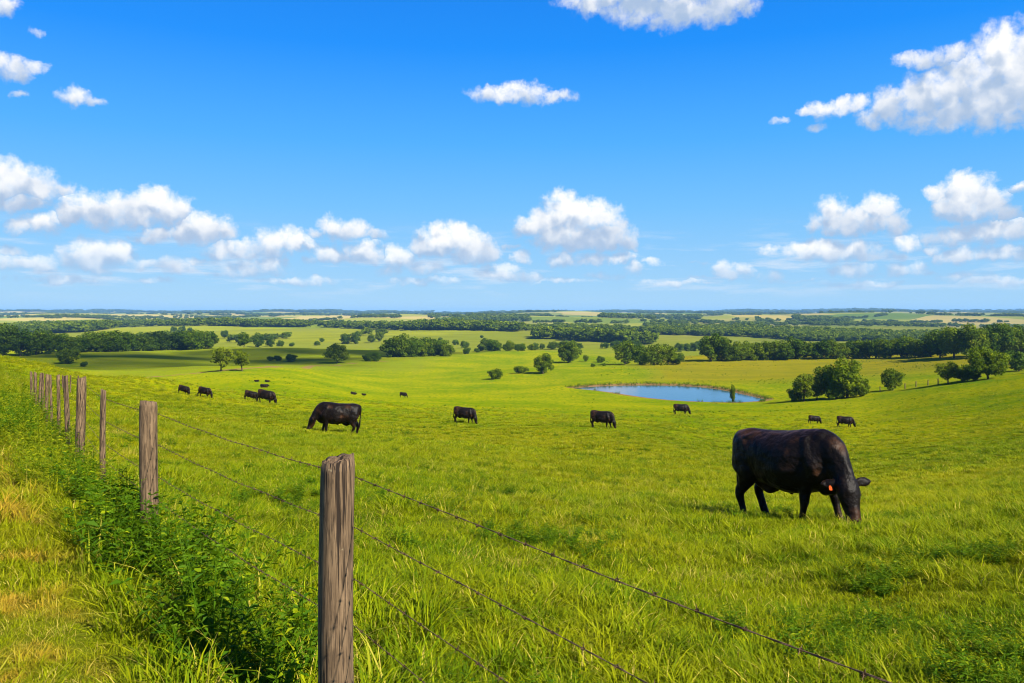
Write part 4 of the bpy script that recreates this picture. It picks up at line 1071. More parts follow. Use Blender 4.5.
ORD = ['first', 'second', 'third', 'fourth', 'fifth', 'sixth', 'seventh', 'eighth', 'ninth', 'tenth', 'eleventh', 'twelfth', 'thirteenth', 'fourteenth', 'fifteenth', 'sixteenth', 'seventeenth', 'eighteenth', 'nineteenth', 'twentieth',
       'twenty-first', 'twenty-second', 'twenty-third', 'twenty-fourth', 'twenty-fifth', 'twenty-sixth', 'twenty-seventh', 'twenty-eighth', 'twenty-ninth', 'thirtieth']
def row(x0, x1, n, y0, y1, h0, h1, desc, group, mats, kinds=('hedge',), hs=None, wide=1.15, dmin=150):
    for k in range(n):
        t = (k+0.5)/n; px = x0 + (x1-x0)*t + random.uniform(-0.25, 0.25)*(x1-x0)/n
        h = hs[k % len(hs)] if hs else random.uniform(h0, h1)
        plant(px, y0+(y1-y0)*t + random.uniform(-0.5, 0.3), h, random.choice(kinds), f'{ORD[k]} tree from the left in {desc}', 'tree', group, random.choice(mats), wide=wide*random.uniform(0.9, 1.15), dmin=dmin)

# single trees and bushes of the middle distance
SINGLES = [
 (3, 357, 31, 'wide', 'large dark tree at the far left behind the weedy crest', 'd'),
 (20, 356, 27, 'hedge', 'dark tree right of the largest one at the far left edge', 'd'),
 (36, 355, 24, 'hedge', 'dark rounded tree between the far left trees and the shaded row', 'd'),
 (50, 354, 22, 'hedge', 'dark broad tree above the end of the wire fence', 'd'),
 (67, 364, 18, 'bush', 'round olive green bush in front of the left tree row', 'm'),
 (84, 367, 6, 'bush', 'small dark bush right of the round olive bush', 'd'),
 (221, 371.5, 25, 'loose', 'loose grey green tree beside the worn track, taller of two', 'p'),
 (242, 371, 20, 'loose', 'loose grey green tree beside the worn track, shorter of two', 'p'),
 (244, 347.5, 15, 'round', 'dark tree at the left end of the clump above the track', 'd'),
 (258, 347.5, 14, 'hedge', 'dark tree in the middle of the clump above the track', 'd'),
 (270, 347, 10, 'hedge', 'low dark tree at the right end of the clump above the track', 'd'),
 (281, 346.5, 6, 'bush', 'low dark bush right of the clump above the track', 'd'),
 (292, 346.5, 4.5, 'bush', 'flat dark bush farthest right of the clump above the track', 'd'),
 (271, 361, 5.5, 'bush', 'left one of two small bushes in the shaded meadow', 'd'),
 (277.5, 361, 6.5, 'bush', 'right one of two small bushes in the shaded meadow', 'd'),
 (291.5, 362, 9, 'bush', 'round dark bush alone in the shaded meadow', 'd'),
 (337, 363.5, 21, 'wide', 'spreading tree with a visible trunk at the edge of the shaded meadow', 'm'),
 (317, 345.5, 5, 'bush', 'low bush behind the spreading tree of the shaded meadow', 'd'),
 (345, 344, 11, 'hedge', 'dark tree behind and right of the spreading meadow tree', 'd'),
 (355, 344, 12, 'hedge', 'taller dark tree behind the spreading meadow tree', 'd'),
 (371, 343, 9, 'round', 'small green tree left of the gap with a yellow field', 'm'),
 (379, 342, 10, 'round', 'small green tree right of the gap with a yellow field', 'm'),
 (367, 361.5, 8, 'bush', 'dark bush low in the meadow, left of the centre tree row', 'd'),
 (376, 361, 9, 'bush', 'dark wide bush touching the centre tree row', 'd'),
 (225, 338.5, 8.5, 'round', 'small lone tree in front of the sunny yellow field', 'd'),
 (495, 379.5, 12, 'bush', 'round bush left of the lone pasture trees', 'm'),
 (519, 373.5, 9, 'bush', 'low bush between the round bush and the pasture tree', 'm'),
 (526, 371.5, 5, 'bush', 'very low bush behind the left pasture tree', 'm'),
 (543, 374, 19, 'wide', 'lone round tree in the pasture, nearer one of two', 'm'),
 (568, 363, 21, 'wide', 'lone tree with a clear trunk in the pasture, farther one of two', 'm'),
 (586, 362, 7.5, 'tall', 'young upright tree right of the two lone pasture trees', 'm'),
 (601, 362.5, 6.5, 'bush', 'dark small bush in the pasture left of the broad clump', 'd'),
 (593, 367, 3.5, 'bush', 'tiny bush in the bright pasture above the pond', 'm'),
 (604, 366, 3, 'bush', 'tiniest bush beside the dark small bush above the pond', 'm'),
 (625, 364.5, 23, 'hedge', 'leftmost tree of the broad clump above the pond', 'm'),
 (640, 365, 20, 'hedge', 'second tree of the broad clump above the pond', 'd'),
 (654, 365, 21, 'hedge', 'third tree of the broad clump above the pond', 'm'),
 (668, 365, 21, 'hedge', 'rightmost tall tree of the broad clump above the pond', 'm'),
 (677, 364.5, 13, 'bush', 'bush closing the right end of the clump above the pond', 'm'),
 (711, 361.5, 28, 'hedge', 'tallest round tree at the left end of the long tree row', 'm'),
 (722, 361, 25, 'hedge', 'tall tree leaning against the tallest one of the long row', 'm'),
 (804, 401.5, 28, 'loose', 'loose pale tree at the left of the group right of the pond', 'p'),
 (817, 400, 22, 'loose', 'thin pale tree second from the left right of the pond', 'p'),
 (829, 398.5, 31, 'wide', 'dark leaning tree in the middle of the group right of the pond', 'm'),
 (847, 398, 37, 'wide', 'largest tree of the group right of the pond', 'm'),
 (860, 396.5, 15, 'bush', 'low bush tucked against the right of the largest pond tree', 'm'),
 (795, 401, 13, 'bush', 'low bush at the far left of the group right of the pond', 'p'),
 (836, 399.5, 16, 'bush', 'bush at the foot of the largest tree right of the pond', 'm'),
 (892, 390.5, 21, 'hedge', 'single compact tree on the field edge right of the pond', 'm'),
 (940, 358, 27, 'round', 'tall dark tree at the left of the high cluster on the right', 'd'),
 (954, 358.5, 33, 'wide', 'broad tall tree second in the high cluster on the right', 'm'),
 (974, 358.5, 33, 'round', 'tall tree third in the high cluster on the right', 'm'),
 (992, 357, 31, 'wide', 'dark tall tree fourth in the high cluster on the right', 'd'),
 (1006, 356.5, 32, 'round', 'tall tree fifth in the high cluster on the right', 'm'),
 (1021, 356, 29, 'wide', 'tree at the right picture edge in the high cluster', 'd'),
 (948, 384, 23, 'loose', 'loose tree with bare stems on the right field edge', 'p'),
 (963, 381, 16, 'bush', 'bush between the loose tree and the big right tree', 'm'),
 (973, 380.5, 14, 'bush', 'low bush under the left side of the big right tree', 'm'),
 (988, 379.5, 34, 'wide', 'big rounded tree with a short trunk on the right field edge', 'm'),
 (1019, 371, 23, 'bush', 'dark round bush cut by the right picture edge', 'd'),
 (1040, 372, 20, 'bush', 'round bush just outside the right picture edge', 'd'),
]
MATS = {'d': M_LEAF_DARK, 'm': M_LEAF, 'p': M_LEAF_PALE}
for px, py, h, kind, lab, mk in SINGLES:
    plant(px, py, h, kind, lab, 'bush' if kind == 'bush' else 'tree', None, MATS[mk])
row(56, 212, 21, 353, 349, 13, 20, 'the dark shaded row behind the left meadow', 'trees of the shaded left row', [M_LEAF_DARK], hs=[19, 17, 15, 16, 20, 14, 21, 17, 22, 19, 16, 17, 15, 19, 17, 16, 18, 20, 18])
row(388, 452, 9, 357.5, 356, 14, 21, 'the dark row at the centre meadow', 'trees of the centre row', [M_LEAF_DARK, M_LEAF], hs=[20, 22, 18, 19, 16, 20, 14, 17, 13])
row(478, 526, 8, 351.5, 351, 8, 13, 'the short row right of the centre row', 'trees of the short centre row', [M_LEAF_DARK, M_LEAF], hs=[7, 13, 12, 9, 8, 10, 7, 8])
row(526, 584, 8, 350.5, 349, 6, 9, 'the low hedge row behind the lone pasture trees', 'trees of the low hedge row', [M_LEAF, M_LEAF_DARK], hs=[6, 7, 6, 8, 7, 9, 8, 6])
row(598, 640, 7, 348.5, 348, 6, 9, 'the low row left above the broad clump', 'trees of the low row above the clump', [M_LEAF_DARK], hs=[5, 6, 7, 8, 7, 8, 9])
row(678, 716, 6, 352, 350, 8, 10, 'the low dark row left of the tallest round tree', 'trees of the low dark row', [M_LEAF_DARK], hs=[9, 8, 9, 10, 8, 9])
row(728, 936, 26, 361, 357, 15, 20, 'the long green row behind the golden meadow', 'trees of the long green row', [M_LEAF, M_LEAF, M_LEAF_DARK], hs=[17, 19, 18, 16, 20, 18, 19, 17, 21, 18, 17, 19, 20, 18, 16, 18, 19])
BR = [(440, 341.5, 4), (456, 345, 6), (465, 348, 7), (467, 354, 6.5), (477, 352.5, 5), (482, 338, 3), (322, 342, 4), (174, 331.5, 5), (182, 331.5, 5.5), (190, 331.5, 4.5)]
BRL = ['in the pale green field above the centre row', 'at the upper edge of the centre row', 'just right of the centre row', 'standing forward right of the centre row', 'left of the short centre row', 'high in the pale green field',
       'at the foot of the sunny yellow field', 'in the sunny yellow field, left of three', 'in the sunny yellow field, middle of three', 'in the sunny yellow field, right of three']
for (px, py, h), l in zip(BR, BRL): plant(px, py, h, 'bush', 'small dark bush ' + l, 'bush', 'small bushes in the far fields', M_LEAF_DARK)
# sapling on the near shore
sp = plant(733, 404.5, 19, 'tall', 'narrow green sapling on the near shore of the pond', 'sapling', None, M_LEAF, 'sapling', wide=0.35)

# ------------------------------------------------------------------ far woods
fars = []
for k in range(4):
    cr, tk = tree_meshes(900+k, 'far'); cr.materials.append(M_LEAF); fars.append(src(f'far_tree_{k}', cr))
FC = source_collection('far_tree_kinds', fars)
def wood(name, poly, n, h0, h1, dmin, label):
    """Trees scattered over the ground between two pixel rows."""
    xs = [p[0] for p in poly]; ys = [p[1] for p in poly]
    pts = []; tries = 0
    while len(pts) < n and tries < n*12:
        tries += 1
        px = random.uniform(min(xs), max(xs)); py = random.uniform(min(ys), max(ys))
        if in_poly(np.array([px]), np.array([py]), poly)[0]: pts.append(at(px, py, dmin))
    pts = np.array([tuple(p) for p in pts]); m = len(pts)
    s = np.random.default_rng(len(name)).uniform(h0, h1, m)
    scatter(name, pts, rng.integers(0, 4, m), np.stack([np.zeros(m), np.zeros(m), rng.uniform(0, 6.28, m)], 1), np.stack([s*1.35, s*1.35, s], 1), FC, label, 'woods')
WOODS = [
 ([(0, 331), (30, 327), (60, 325), (110, 324.5), (200, 324.5), (300, 326), (312, 327.5), (250, 327), (200, 325.5), (130, 327), (80, 332.5), (0, 336)], 900, 10, 15, 800, 'long dark wood stretching across the left of the valley'),
 ([(312, 327), (380, 327), (450, 327.5), (470, 327), (520, 328), (520, 332), (470, 330.5), (380, 330)], 420, 9, 13, 800, 'blue green wood strip across the middle of the valley'),
 ([(400, 328), (440, 322), (470, 318.5), (530, 318), (530, 321.5), (470, 322), (450, 328)], 320, 10, 14, 1200, 'dark wooded fold between the tan hill fields'),
 ([(520, 328.5), (590, 329), (660, 332), (660, 334), (590, 331), (520, 331.5)], 160, 7, 10, 800, 'thin tree belt under the tan hill right of centre'),
 ([(538, 337), (580, 337.5), (620, 341), (655, 343), (655, 344.5), (610, 343), (560, 340), (538, 339)], 90, 10, 14, 600, 'belt of round trees below the pale hill field'),
 ([(645, 327), (720, 329), (800, 331), (850, 334), (940, 336), (1030, 336), (1100, 336), (1100, 342), (1030, 341), (900, 342), (800, 341), (750, 337), (690, 336), (645, 334)], 1300, 7, 10, 700, 'broad blue green forest filling the right of the valley'),
 ([(640, 320), (740, 323.5), (900, 325), (1030, 327), (1030, 329), (900, 327), (740, 326), (640, 323)], 200, 6, 9, 1300, 'forest belt in front of the right hand hill fields'),
 ([(790, 318), (840, 321.5), (850, 324), (800, 322)], 120, 10, 14, 1500, 'wooded gully splitting the hill fields on the right'),
 ([(600, 316), (700, 317), (700, 320), (600, 319)], 220, 10, 14, 2000, 'hazy woods between far hills right of centre'),
 ([(-60, 316.8), (110, 317.2), (240, 317.5), (240, 318.6), (110, 318.6), (-60, 318.6)], 160, 8, 11, 2600, 'thin blue wood line beyond the tan fields on the left'),
 ([(360, 316.3), (400, 317.0), (400, 318.2), (360, 317.5)], 60, 9, 13, 2000, 'small wood on the tan ridge left of centre'),
]
for k, (poly, n, h0, h1, dm, lab) in enumerate(WOODS): wood('far_wood', poly, n, h0, h1, dm, lab)
hp_ = []
for k in range(46):
    d0 = math.exp(random.uniform(math.log(850), math.log(5200))); u0 = random.uniform(-0.75, 0.7); du = random.uniform(0.03, 0.16); sl = random.uniform(-0.6, 0.6)
    if d0 < 1250 and 0.12 < u0 + du/2: continue
    n = int(du*d0/7)
    for q in range(n):
        t = (q + random.uniform(-0.5, 0.5))/n; dd_ = d0*(1 + sl*du*(t-0.5)) + 12*math.sin(9*t + k)
        if math.sin(t*17 + k*1.7) > -0.72: hp_.append(((u0 + du*t)*dd_, dd_))
    if random.random() < 0.5:     # a leg running away from the viewer
        for q in range(int(d0*0.02)): hp_.append(((u0 + random.choice((0, 1))*du)*d0 + 8*q*random.uniform(-0.15, 0.15), d0 + q*9))
hp_ = np.array(hp_); m = len(hp_); hs_ = rng.uniform(5, 11, m)
scatter('far_hedgerow', np.stack([hp_[:, 0], hp_[:, 1], height(hp_[:, 0], hp_[:, 1])], 1), rng.integers(0, 4, m), np.stack([np.zeros(m), np.zeros(m), rng.uniform(0, 6.28, m)], 1),
        np.stack([hs_*1.5, hs_*1.5, hs_], 1), FC, 'dark hedgerows and tree lines dividing the far fields', 'hedgerows')
# ridge woods on the skyline: along far contour lines
def ridge_wood(label, u0, u1, d0, d1, n, h0, h1):
    u = rng.uniform(u0, u1, n); d = rng.uniform(d0, d1, n); k = vnoise(u*9, d/700, 1.0, int(d0) % 97) > 0.34
    u, d = u[k], d[k]; x = u*d; m = len(x); s = rng.uniform(h0, h1, m)
    scatter('ridge_wood', np.stack([x, d, height(x, d)], 1), rng.integers(0, 4, m), np.stack([np.zeros(m), np.zeros(m), rng.uniform(0, 6.28, m)], 1), np.stack([s*2.2, s*2.2, s], 1), FC, label, 'woods')
ridge_wood('blue woods on the farthest skyline ridge', -0.8, 0.8, 6800, 9000, 4200, 16, 26)
ridge_wood('blue woods on the ridge below the skyline', -0.8, 0.8, 4200, 5600, 1500, 10, 16)

# ------------------------------------------------------------------ sunlight and the cloud overhead that shades the left meadow
sx, sy = SUN_DIR2; nn = math.hypot(sx, sy); sx, sy = sx/nn, sy/nn
SUNV = Vector((sx*math.cos(SUN_EL), sy*math.cos(SUN_EL), math.sin(SUN_EL)))
ld = bpy.data.lights.new('sun', 'SUN'); ld.energy = 3.5; ld.angle = math.radians(0.53); ld.color = (1.0, 0.93, 0.80)
sun = bpy.data.objects.new('sun', ld); COL.objects.link(sun)
sun.rotation_euler = SUNV.to_track_quat('Z', 'Y').to_euler(); sun.location = (30, -20, 40)

def cloud_over(name, spots, alt, label):
    bm = bmesh.new(); r = np.random.default_rng(5)
    for gx, gy, rad in spots:
        t = (alt + 20)/SUNV.z; c = Vector((gx, gy, -20)) + SUNV*t
        for k in range(4):
            a = r.uniform(0, 6.28); q = c + Vector((math.cos(a), math.sin(a), 0))*rad*r.uniform(0, 0.55); rr = rad*r.uniform(0.42, 0.62)
            ret = bmesh.ops.create_icosphere(bm, subdivisions=3, radius=1.0)
            for v in ret['verts']:
                w = v.co.copy(); lum = 1 + 0.12*math.sin(5*w.x+k) * math.sin(6*w.y+2*k) + 0.07*math.sin(11*w.x-k)*math.sin(12*w.z)
                v.co = q + Vector((w.x*rr*lum, w.y*rr*lum, w.z*rr*0.35*lum if w.z > 0 else w.z*rr*0.12))
    for f in bm.faces: f.smooth = True
    me = bpy.data.meshes.new(name); bm.to_mesh(me); bm.free()
    o = link(name, me, M_CLOUD); tag(o, label, 'cloud', kind='structure')
spots = []
for px, d, rad in ((30, 400, 70), (110, 330, 60), (110, 440, 70), (190, 420, 75), (190, 320, 45), (270, 500, 80), (280, 400, 55), (340, 420, 45), (360, 520, 75), (430, 520, 50), (20, 520, 80), (120, 560, 70)):
    spots.append(((px-CX)/F*d, d, rad))
cloud_over('sky_cloud', spots, 900, 'white cloud overhead that shades the left meadow')

# ------------------------------------------------------------------ sky with cumulus
world = bpy.data.worlds.new('World'); scene.world = world; world.use_nodes = True
wt = world.node_tree; wt.nodes.clear()
wo = nd(wt, 'ShaderNodeOutputWorld')
sky = nd(wt, 'ShaderNodeTexSky', sky_type='NISHITA'); sky.sun_disc = False
sky.sun_elevation = SUN_EL; sky.sun_rotation = math.atan2(sx, sy); sky.altitude = 200; sky.air_density = 1.0; sky.dust_density = 0.4; sky.ozone_density = 2.5

# puffs: pixel centre, radii, strength, grouped in clouds with a base row
CL = [
 (211, [(8, 182, 30, 20, 1.0), (38, 186, 28, 15, .95), (62, 188, 16, 8, .7), (-30, 180, 40, 24, 1)], 1),
 (213, [(20, 202, 34, 11, .8), (-15, 202, 30, 12, .8)], .9),
 (229, [(88, 212, 28, 20, 1), (112, 210, 26, 16, 1), (140, 212, 26, 16, 1), (157, 206, 19, 18, 1), (176, 214, 20, 16, 1), (72, 218, 16, 12, .9)], 1),
 (246, [(198, 228, 24, 16, 1), (217, 232, 18, 13, .95), (170, 236, 34, 9, .85), (140, 238, 16, 6, .6)], .95),
 (237, [(18, 226, 16, 9, .8), (42, 224, 22, 11, .85), (58, 220, 14, 8, .7)], .8),
 (274, [(92, 258, 24, 15, .85), (112, 256, 17, 12, .8), (75, 264, 18, 8, .7)], .75),
 (273, [(30, 264, 26, 9, .75), (2, 262, 16, 8, .6)], .65),
 (274, [(172, 265, 15, 8, .7), (190, 270, 12, 4, .45)], .55),
 (263, [(222, 250, 15, 10, .7), (248, 250, 24, 9, .75), (270, 246, 14, 12, .8), (292, 242, 13, 10, .85), (308, 245, 8, 6, .6)], .7),
 (278, [(250, 270, 30, 8, .6), (268, 265, 14, 8, .65), (225, 274, 20, 5, .45)], .55),
 (242, [(333, 228, 14, 12, .9), (352, 231, 18, 10, .9), (375, 235, 14, 7, .7), (316, 233, 10, 6, .6)], .85),
 (264, [(330, 256, 12, 9, .8), (312, 260, 10, 5, .55), (365, 252, 20, 10, .75), (345, 258, 16, 6, .55)], .65),
 (276, [(400, 258, 14, 11, .75), (388, 270, 14, 6, .55), (418, 268, 24, 6, .55)], .6),
 (264, [(440, 242, 18, 15, 1), (458, 240, 16, 13, 1), (470, 250, 18, 13, .95), (486, 254, 12, 10, .85), (425, 248, 12, 9, .8)], .92),
 (284, [(498, 272, 18, 8, .65), (522, 277, 18, 6, .55), (535, 281, 10, 4, .45)], .55),
 (252, [(562, 214, 17, 18, 1), (578, 220, 20, 18, 1), (598, 220, 18, 15, 1), (543, 224, 15, 13, .95), (528, 226, 11, 9, .8), (605, 236, 20, 14, 1), (622, 244, 14, 9, .9), (560, 236, 24, 14, .95), (585, 238, 26, 14, 1)], 1),
 (268, [(565, 260, 12, 8, .65), (590, 258, 22, 7, .6), (618, 256, 20, 6, .5), (520, 258, 8, 6, .55)], .6),
 (279, [(634, 270, 7, 8, .6), (652, 262, 10, 4, .4), (610, 276, 24, 4, .3)], .4),
 (240, [(814, 224, 10, 11, .85), (834, 216, 17, 18, 1), (850, 222, 16, 14, .95), (880, 212, 17, 17, 1), (866, 220, 16, 14, .9), (896, 224, 12, 12, .9)], .95),
 (263, [(812, 252, 20, 10, .7), (830, 252, 18, 10, .85), (852, 252, 22, 9, .9), (908, 242, 14, 8, .65), (890, 256, 18, 6, .5)], .8),
 (277, [(852, 270, 18, 7, .7), (838, 272, 10, 6, .55), (905, 270, 18, 9, .55), (918, 276, 16, 5, .45), (880, 278, 24, 4, .4)], .55),
 (224, [(962, 192, 20, 18, 1), (980, 196, 20, 18, 1), (996, 202, 18, 15, 1), (938, 194, 12, 10, .9), (950, 206, 20, 14, 1), (1010, 214, 14, 10, .9), (975, 208, 30, 14, 1)], 1),
 (246, [(955, 236, 28, 10, .75), (985, 230, 32, 13, .85), (1012, 232, 24, 13, .9), (1040, 230, 24, 14, .9), (930, 238, 14, 6, .5)], .85),
 (265, [(942, 260, 6, 7, .7), (963, 257, 17, 9, .85), (1000, 256, 24, 9, .75), (1030, 258, 18, 8, .7)], .7),
 (281, [(728, 272, 11, 11, .75), (744, 272, 9, 8, .65), (705, 281, 22, 4, .45), (770, 276, 10, 7, .5), (800, 282, 26, 4, .4), (960, 278, 26, 5, .4)], .55),
 (190, [(1020, 187, 9, 6, .7)], .7),
 (132, [(1000, 58, 26, 28, 1), (1022, 70, 34, 36, 1), (972, 82, 30, 28, 1), (945, 92, 28, 24, 1), (918, 98, 24, 20, 1), (893, 106, 22, 16, 1), (873, 118, 18, 10, .85), (1000, 100, 50, 28, 1), (950, 112, 50, 16, .95), (1050, 80, 50, 40, 1)], 1),
 (80, [(905, 60, 14, 8, .7), (930, 58, 24, 9, .75), (955, 56, 20, 12, .8)], .75),
 (135, [(822, 110, 18, 8, .75), (840, 106, 16, 9, .8), (858, 102, 14, 8, .75), (806, 114, 10, 5, .6), (818, 127, 12, 5, .45), (782, 121, 11, 4, .5)], .65),
 (34, [(600, -4, 34, 16, .9), (640, 4, 34, 18, .95), (680, 8, 40, 18, .95), (715, 8, 34, 17, .9), (742, 6, 20, 12, .75), (660, -14, 90, 16, 1), (690, 26, 24, 6, .45)], .85),
 (106, [(498, 94, 28, 9, .75), (524, 93, 26, 10, .8), (552, 97, 24, 7, .65)], .72),
 (80, [(10, 66, 24, 12, .85), (34, 66, 14, 7, .6)], .7),
 (108, [(76, 96, 18, 9, .7), (94, 101, 14, 6, .55)], .55),
 (18, [(4, 5, 16, 10, .7)], .65), (100, [(20, 94, 12, 5, .4)], .35), (40, [(38, 34, 10, 4, .35)], .3),
]
def _grow(b, q):
    k = 1.25 if b > 250 else 1.0
    return (q[0], q[1], q[2]*k, q[3]*(1 + (k-1)*0.6), min(1.0, q[4]*(1.18 if b > 250 else 1.0)))
CL = [(b, [_grow(b, q) for q in ps], d_) for b, ps, d_ in CL]
CL += [(286, [(60, 280, 50, 5, .6), (150, 281, 40, 4, .5), (300, 281, 50, 5, .55)], .5), (287, [(430, 281, 50, 5, .55), (560, 282, 44, 4, .5)], .5), (288, [(680, 283, 50, 4, .45), (860, 284, 60, 5, .55), (1000, 282, 46, 5, .55)], .5),
       (268, [(140, 262, 20, 6, .6), (200, 262, 18, 6, .5), (10, 250, 26, 7, .55)], .5), (262, [(770, 250, 14, 6, .5), (700, 264, 16, 4, .4), (935, 250, 12, 6, .55)], .5), (252, [(280, 236, 14, 5, .5), (510, 246, 10, 4, .5)], .5)]
def sky_pt(px, py):
    u, v = (px-CX)/F, (HY-py)/F; az = math.atan(u); el = math.atan(v*math.cos(az)); return az, el
def cloud_density(clouds):
    """Cumulus density at a sky direction p0 = (azimuth, elevation)."""
    g = bpy.data.node_groups.new('cumulus', 'ShaderNodeTree')
    g.interface.new_socket('P', in_out='INPUT', socket_type='NodeSocketVector')
    for nm_ in ('Density', 'Soft', 'Height'): g.interface.new_socket(nm_, in_out='OUTPUT', socket_type='NodeSocketFloat')
    p0 = g.nodes.new('NodeGroupInput').outputs[0]; go = g.nodes.new('NodeGroupOutput'); nt = g
    n = nd(nt, 'ShaderNodeTexNoise', {'Vector': p0, 'Scale': 30, 'Detail': 4.0, 'Roughness': 0.6}, noise_dimensions='2D')
    d = nd(nt, 'ShaderNodeVectorMath', {0: n.outputs['Color'], 1: (0.5, 0.5, 0.5)}, operation='SUBTRACT').outputs[0]
    p = nd(nt, 'ShaderNodeVectorMath', {0: d, 1: (0.022, 0.018, 0), 2: p0}, operation='MULTIPLY_ADD').outputs[0]
    ely = nd(nt, 'ShaderNodeSeparateXYZ', {0: p}).outputs[1]
    tot = None
    for base, puffs in clouds:
        cl = None
        for px, py, rx, ry, st in puffs:
            az, el = sky_pt(px, py); k = math.cos(az)
            ix, iy = F/(rx*k*k*1.22), F/(ry*1.22*k)
            q = nd(nt, 'ShaderNodeVectorMath', {0: p, 1: (ix, iy, 0), 2: (-az*ix, -el*iy, 0)}, operation='MULTIPLY_ADD').outputs[0]
            dt = nd(nt, 'ShaderNodeVectorMath', {0: q, 1: q}, operation='DOT_PRODUCT').outputs['Value']
            m = math_(nt, 'SUBTRACT', st, dt)
            cl = m if cl is None else math_(nt, 'MAXIMUM', cl, m)
        eb = sky_pt(puffs[0][0], base)[1]
        cl = math_(nt, 'SMOOTH_MIN', cl, math_(nt, 'MULTIPLY_ADD', ely, 110.0, -eb*110.0 + 0.05), 0.25)
        hpx_ = max(base - (q_[1] - q_[3]) for q_ in puffs)
        hg = math_(nt, 'MULTIPLY_ADD', ely, F/hpx_, -eb*F/hpx_)
        if tot is None: tot, hgt = cl, hg
        else:
            win = math_(nt, 'GREATER_THAN', cl, tot); tot = math_(nt, 'MAXIMUM', tot, cl)
            hgt = math_(nt, 'ADD', math_(nt, 'MULTIPLY', win, hg), math_(nt, 'MULTIPLY', math_(nt, 'SUBTRACT', 1.0, win), hgt))
    tot = math_(nt, 'MAXIMUM', tot, -1.5)
    vor = nd(nt, 'ShaderNodeTexVoronoi', {'Vector': p, 'Scale': 55, 'Detail': 2.0, 'Roughness': 0.55, 'Lacunarity': 2.2}, voronoi_dimensions='2D', feature='F1', normalize=True)
    bil = math_(nt, 'MULTIPLY_ADD', vor.outputs['Distance'], -1.25, 0.46)
    fb = math_(nt, 'MULTIPLY_ADD', noise(nt, p0, 70, 5, 0.60, '2D'), 1.1, -0.55)
    lowf = math_(nt, 'MULTIPLY_ADD', noise(nt, p, 48, 1.5, 0.5, '2D'), 1.6, -0.8)
    vor2 = nd(nt, 'ShaderNodeTexVoronoi', {'Vector': p, 'Scale': 42, 'Detail': 1.0, 'Roughness': 0.45, 'Lacunarity': 2.2, 'Smoothness': 0.6}, voronoi_dimensions='2D', feature='SMOOTH_F1', normalize=True)
    g.links.new(math_(nt, 'ADD', tot, math_(nt, 'ADD', bil, fb)), go.inputs[0])
    g.links.new(math_(nt, 'ADD', tot, math_(nt, 'ADD', math_(nt, 'MULTIPLY', vor2.outputs['Distance'], -1.1), lowf)), go.inputs[1])
    g.links.new(math_(nt, 'ADD', hgt, math_(nt, 'MULTIPLY', lowf, 0.35)), go.inputs[2])
    return g

STR, EXPO = 0.085, 2**1.7
K = 1.0/(STR*EXPO)
dirv = nd(wt, 'ShaderNodeTexCoord').outputs['Generated']
sep = nd(wt, 'ShaderNodeSeparateXYZ', {0: dirv})
az = math_(wt, 'ARCTAN2', sep.outputs[0], sep.outputs[1]); el = math_(wt, 'ARCSINE', sep.outputs[2])
P0 = nd(wt, 'ShaderNodeCombineXYZ', {0: az, 1: el}).outputs[0]
P1 = nd(wt, 'ShaderNodeVectorMath', {0: P0, 1: (0.008, 0.017, 0)}, operation='ADD').outputs[0]
# Nishita sky steered to the deep clear blue of the day
ramp = nd(wt, 'ShaderNodeValToRGB', {0: math_(wt, 'MULTIPLY', el, 1.0/0.8, clamp=True)})
stops = [(0.0, (0.42, 0.68, 0.90)), (0.05, (0.32, 0.62, 0.93)), (0.16, (0.160, 0.52, 0.97)), (0.26, (0.065, 0.42, 1.0)), (0.40, (0.0, 0.275, 0.98)), (0.52, (0.0, 0.21, 0.86)), (1.0, (0.0, 0.10, 0.48))]
els = ramp.color_ramp.elements
while len(els) < len(stops): els.new(0.5)
for e, (p_, c_) in zip(els, stops): e.position = p_; e.color = (*c_, 1)
grad = mixc(wt, 1.0, ramp.outputs[0], (K, K, K, 1), 'MULTIPLY')
SKYC = mixc(wt, 0.96, sky.outputs[0], grad)
stv = nd(wt, 'ShaderNodeVectorMath', {0: P0, 1: (7, 55, 0)}, operation='MULTIPLY').outputs[0]
strk = math_(wt, 'MULTIPLY', sstep(wt, noise(wt, stv, 1.0, 6, 0.62, '2D'), 0.48, 0.75), math_(wt, 'MULTIPLY', sstep(wt, el, 0.010, 0.045), sstep(wt, el, 0.125, 0.05)))
SKYST = mixc(wt, math_(wt, 'MULTIPLY', strk, 0.75), SKYC, (0.74*K, 0.84*K, 0.96*K, 1))
fade = sstep(wt, el, 0.012, 0.10, 0.55, 1.0)
def background(c): return nd(wt, 'ShaderNodeBackground', {'Color': c, 'Strength': STR}).outputs[0]
PLAIN = background(SKYST)
def cloudy(clouds):
    g = cloud_density(clouds)
    G0 = nd(wt, 'ShaderNodeGroup', {0: P0}, node_tree=g); G1 = nd(wt, 'ShaderNodeGroup', {0: P1}, node_tree=g)
    alpha = sstep(wt, G0.outputs[0], -0.20, 1.0)
    rel = sstep(wt, math_(wt, 'SUBTRACT', G0.outputs[1], G1.outputs[1]), -0.75, 0.65)
    lit = math_(wt, 'MULTIPLY', rel, sstep(wt, G0.outputs[2], -0.05, 0.80, 0.05, 1.0))
    ccol = mixc(wt, lit, (0.43*K, 0.56*K, 0.76*K, 1), (1.12*K, 1.10*K, 1.07*K, 1))
    # low clouds fade into the pale air near the horizon
    return background(mixc(wt, math_(wt, 'MULTIPLY', alpha, math_(wt, 'MULTIPLY', fade, 0.97)), SKYST, ccol))
PUFFS = []
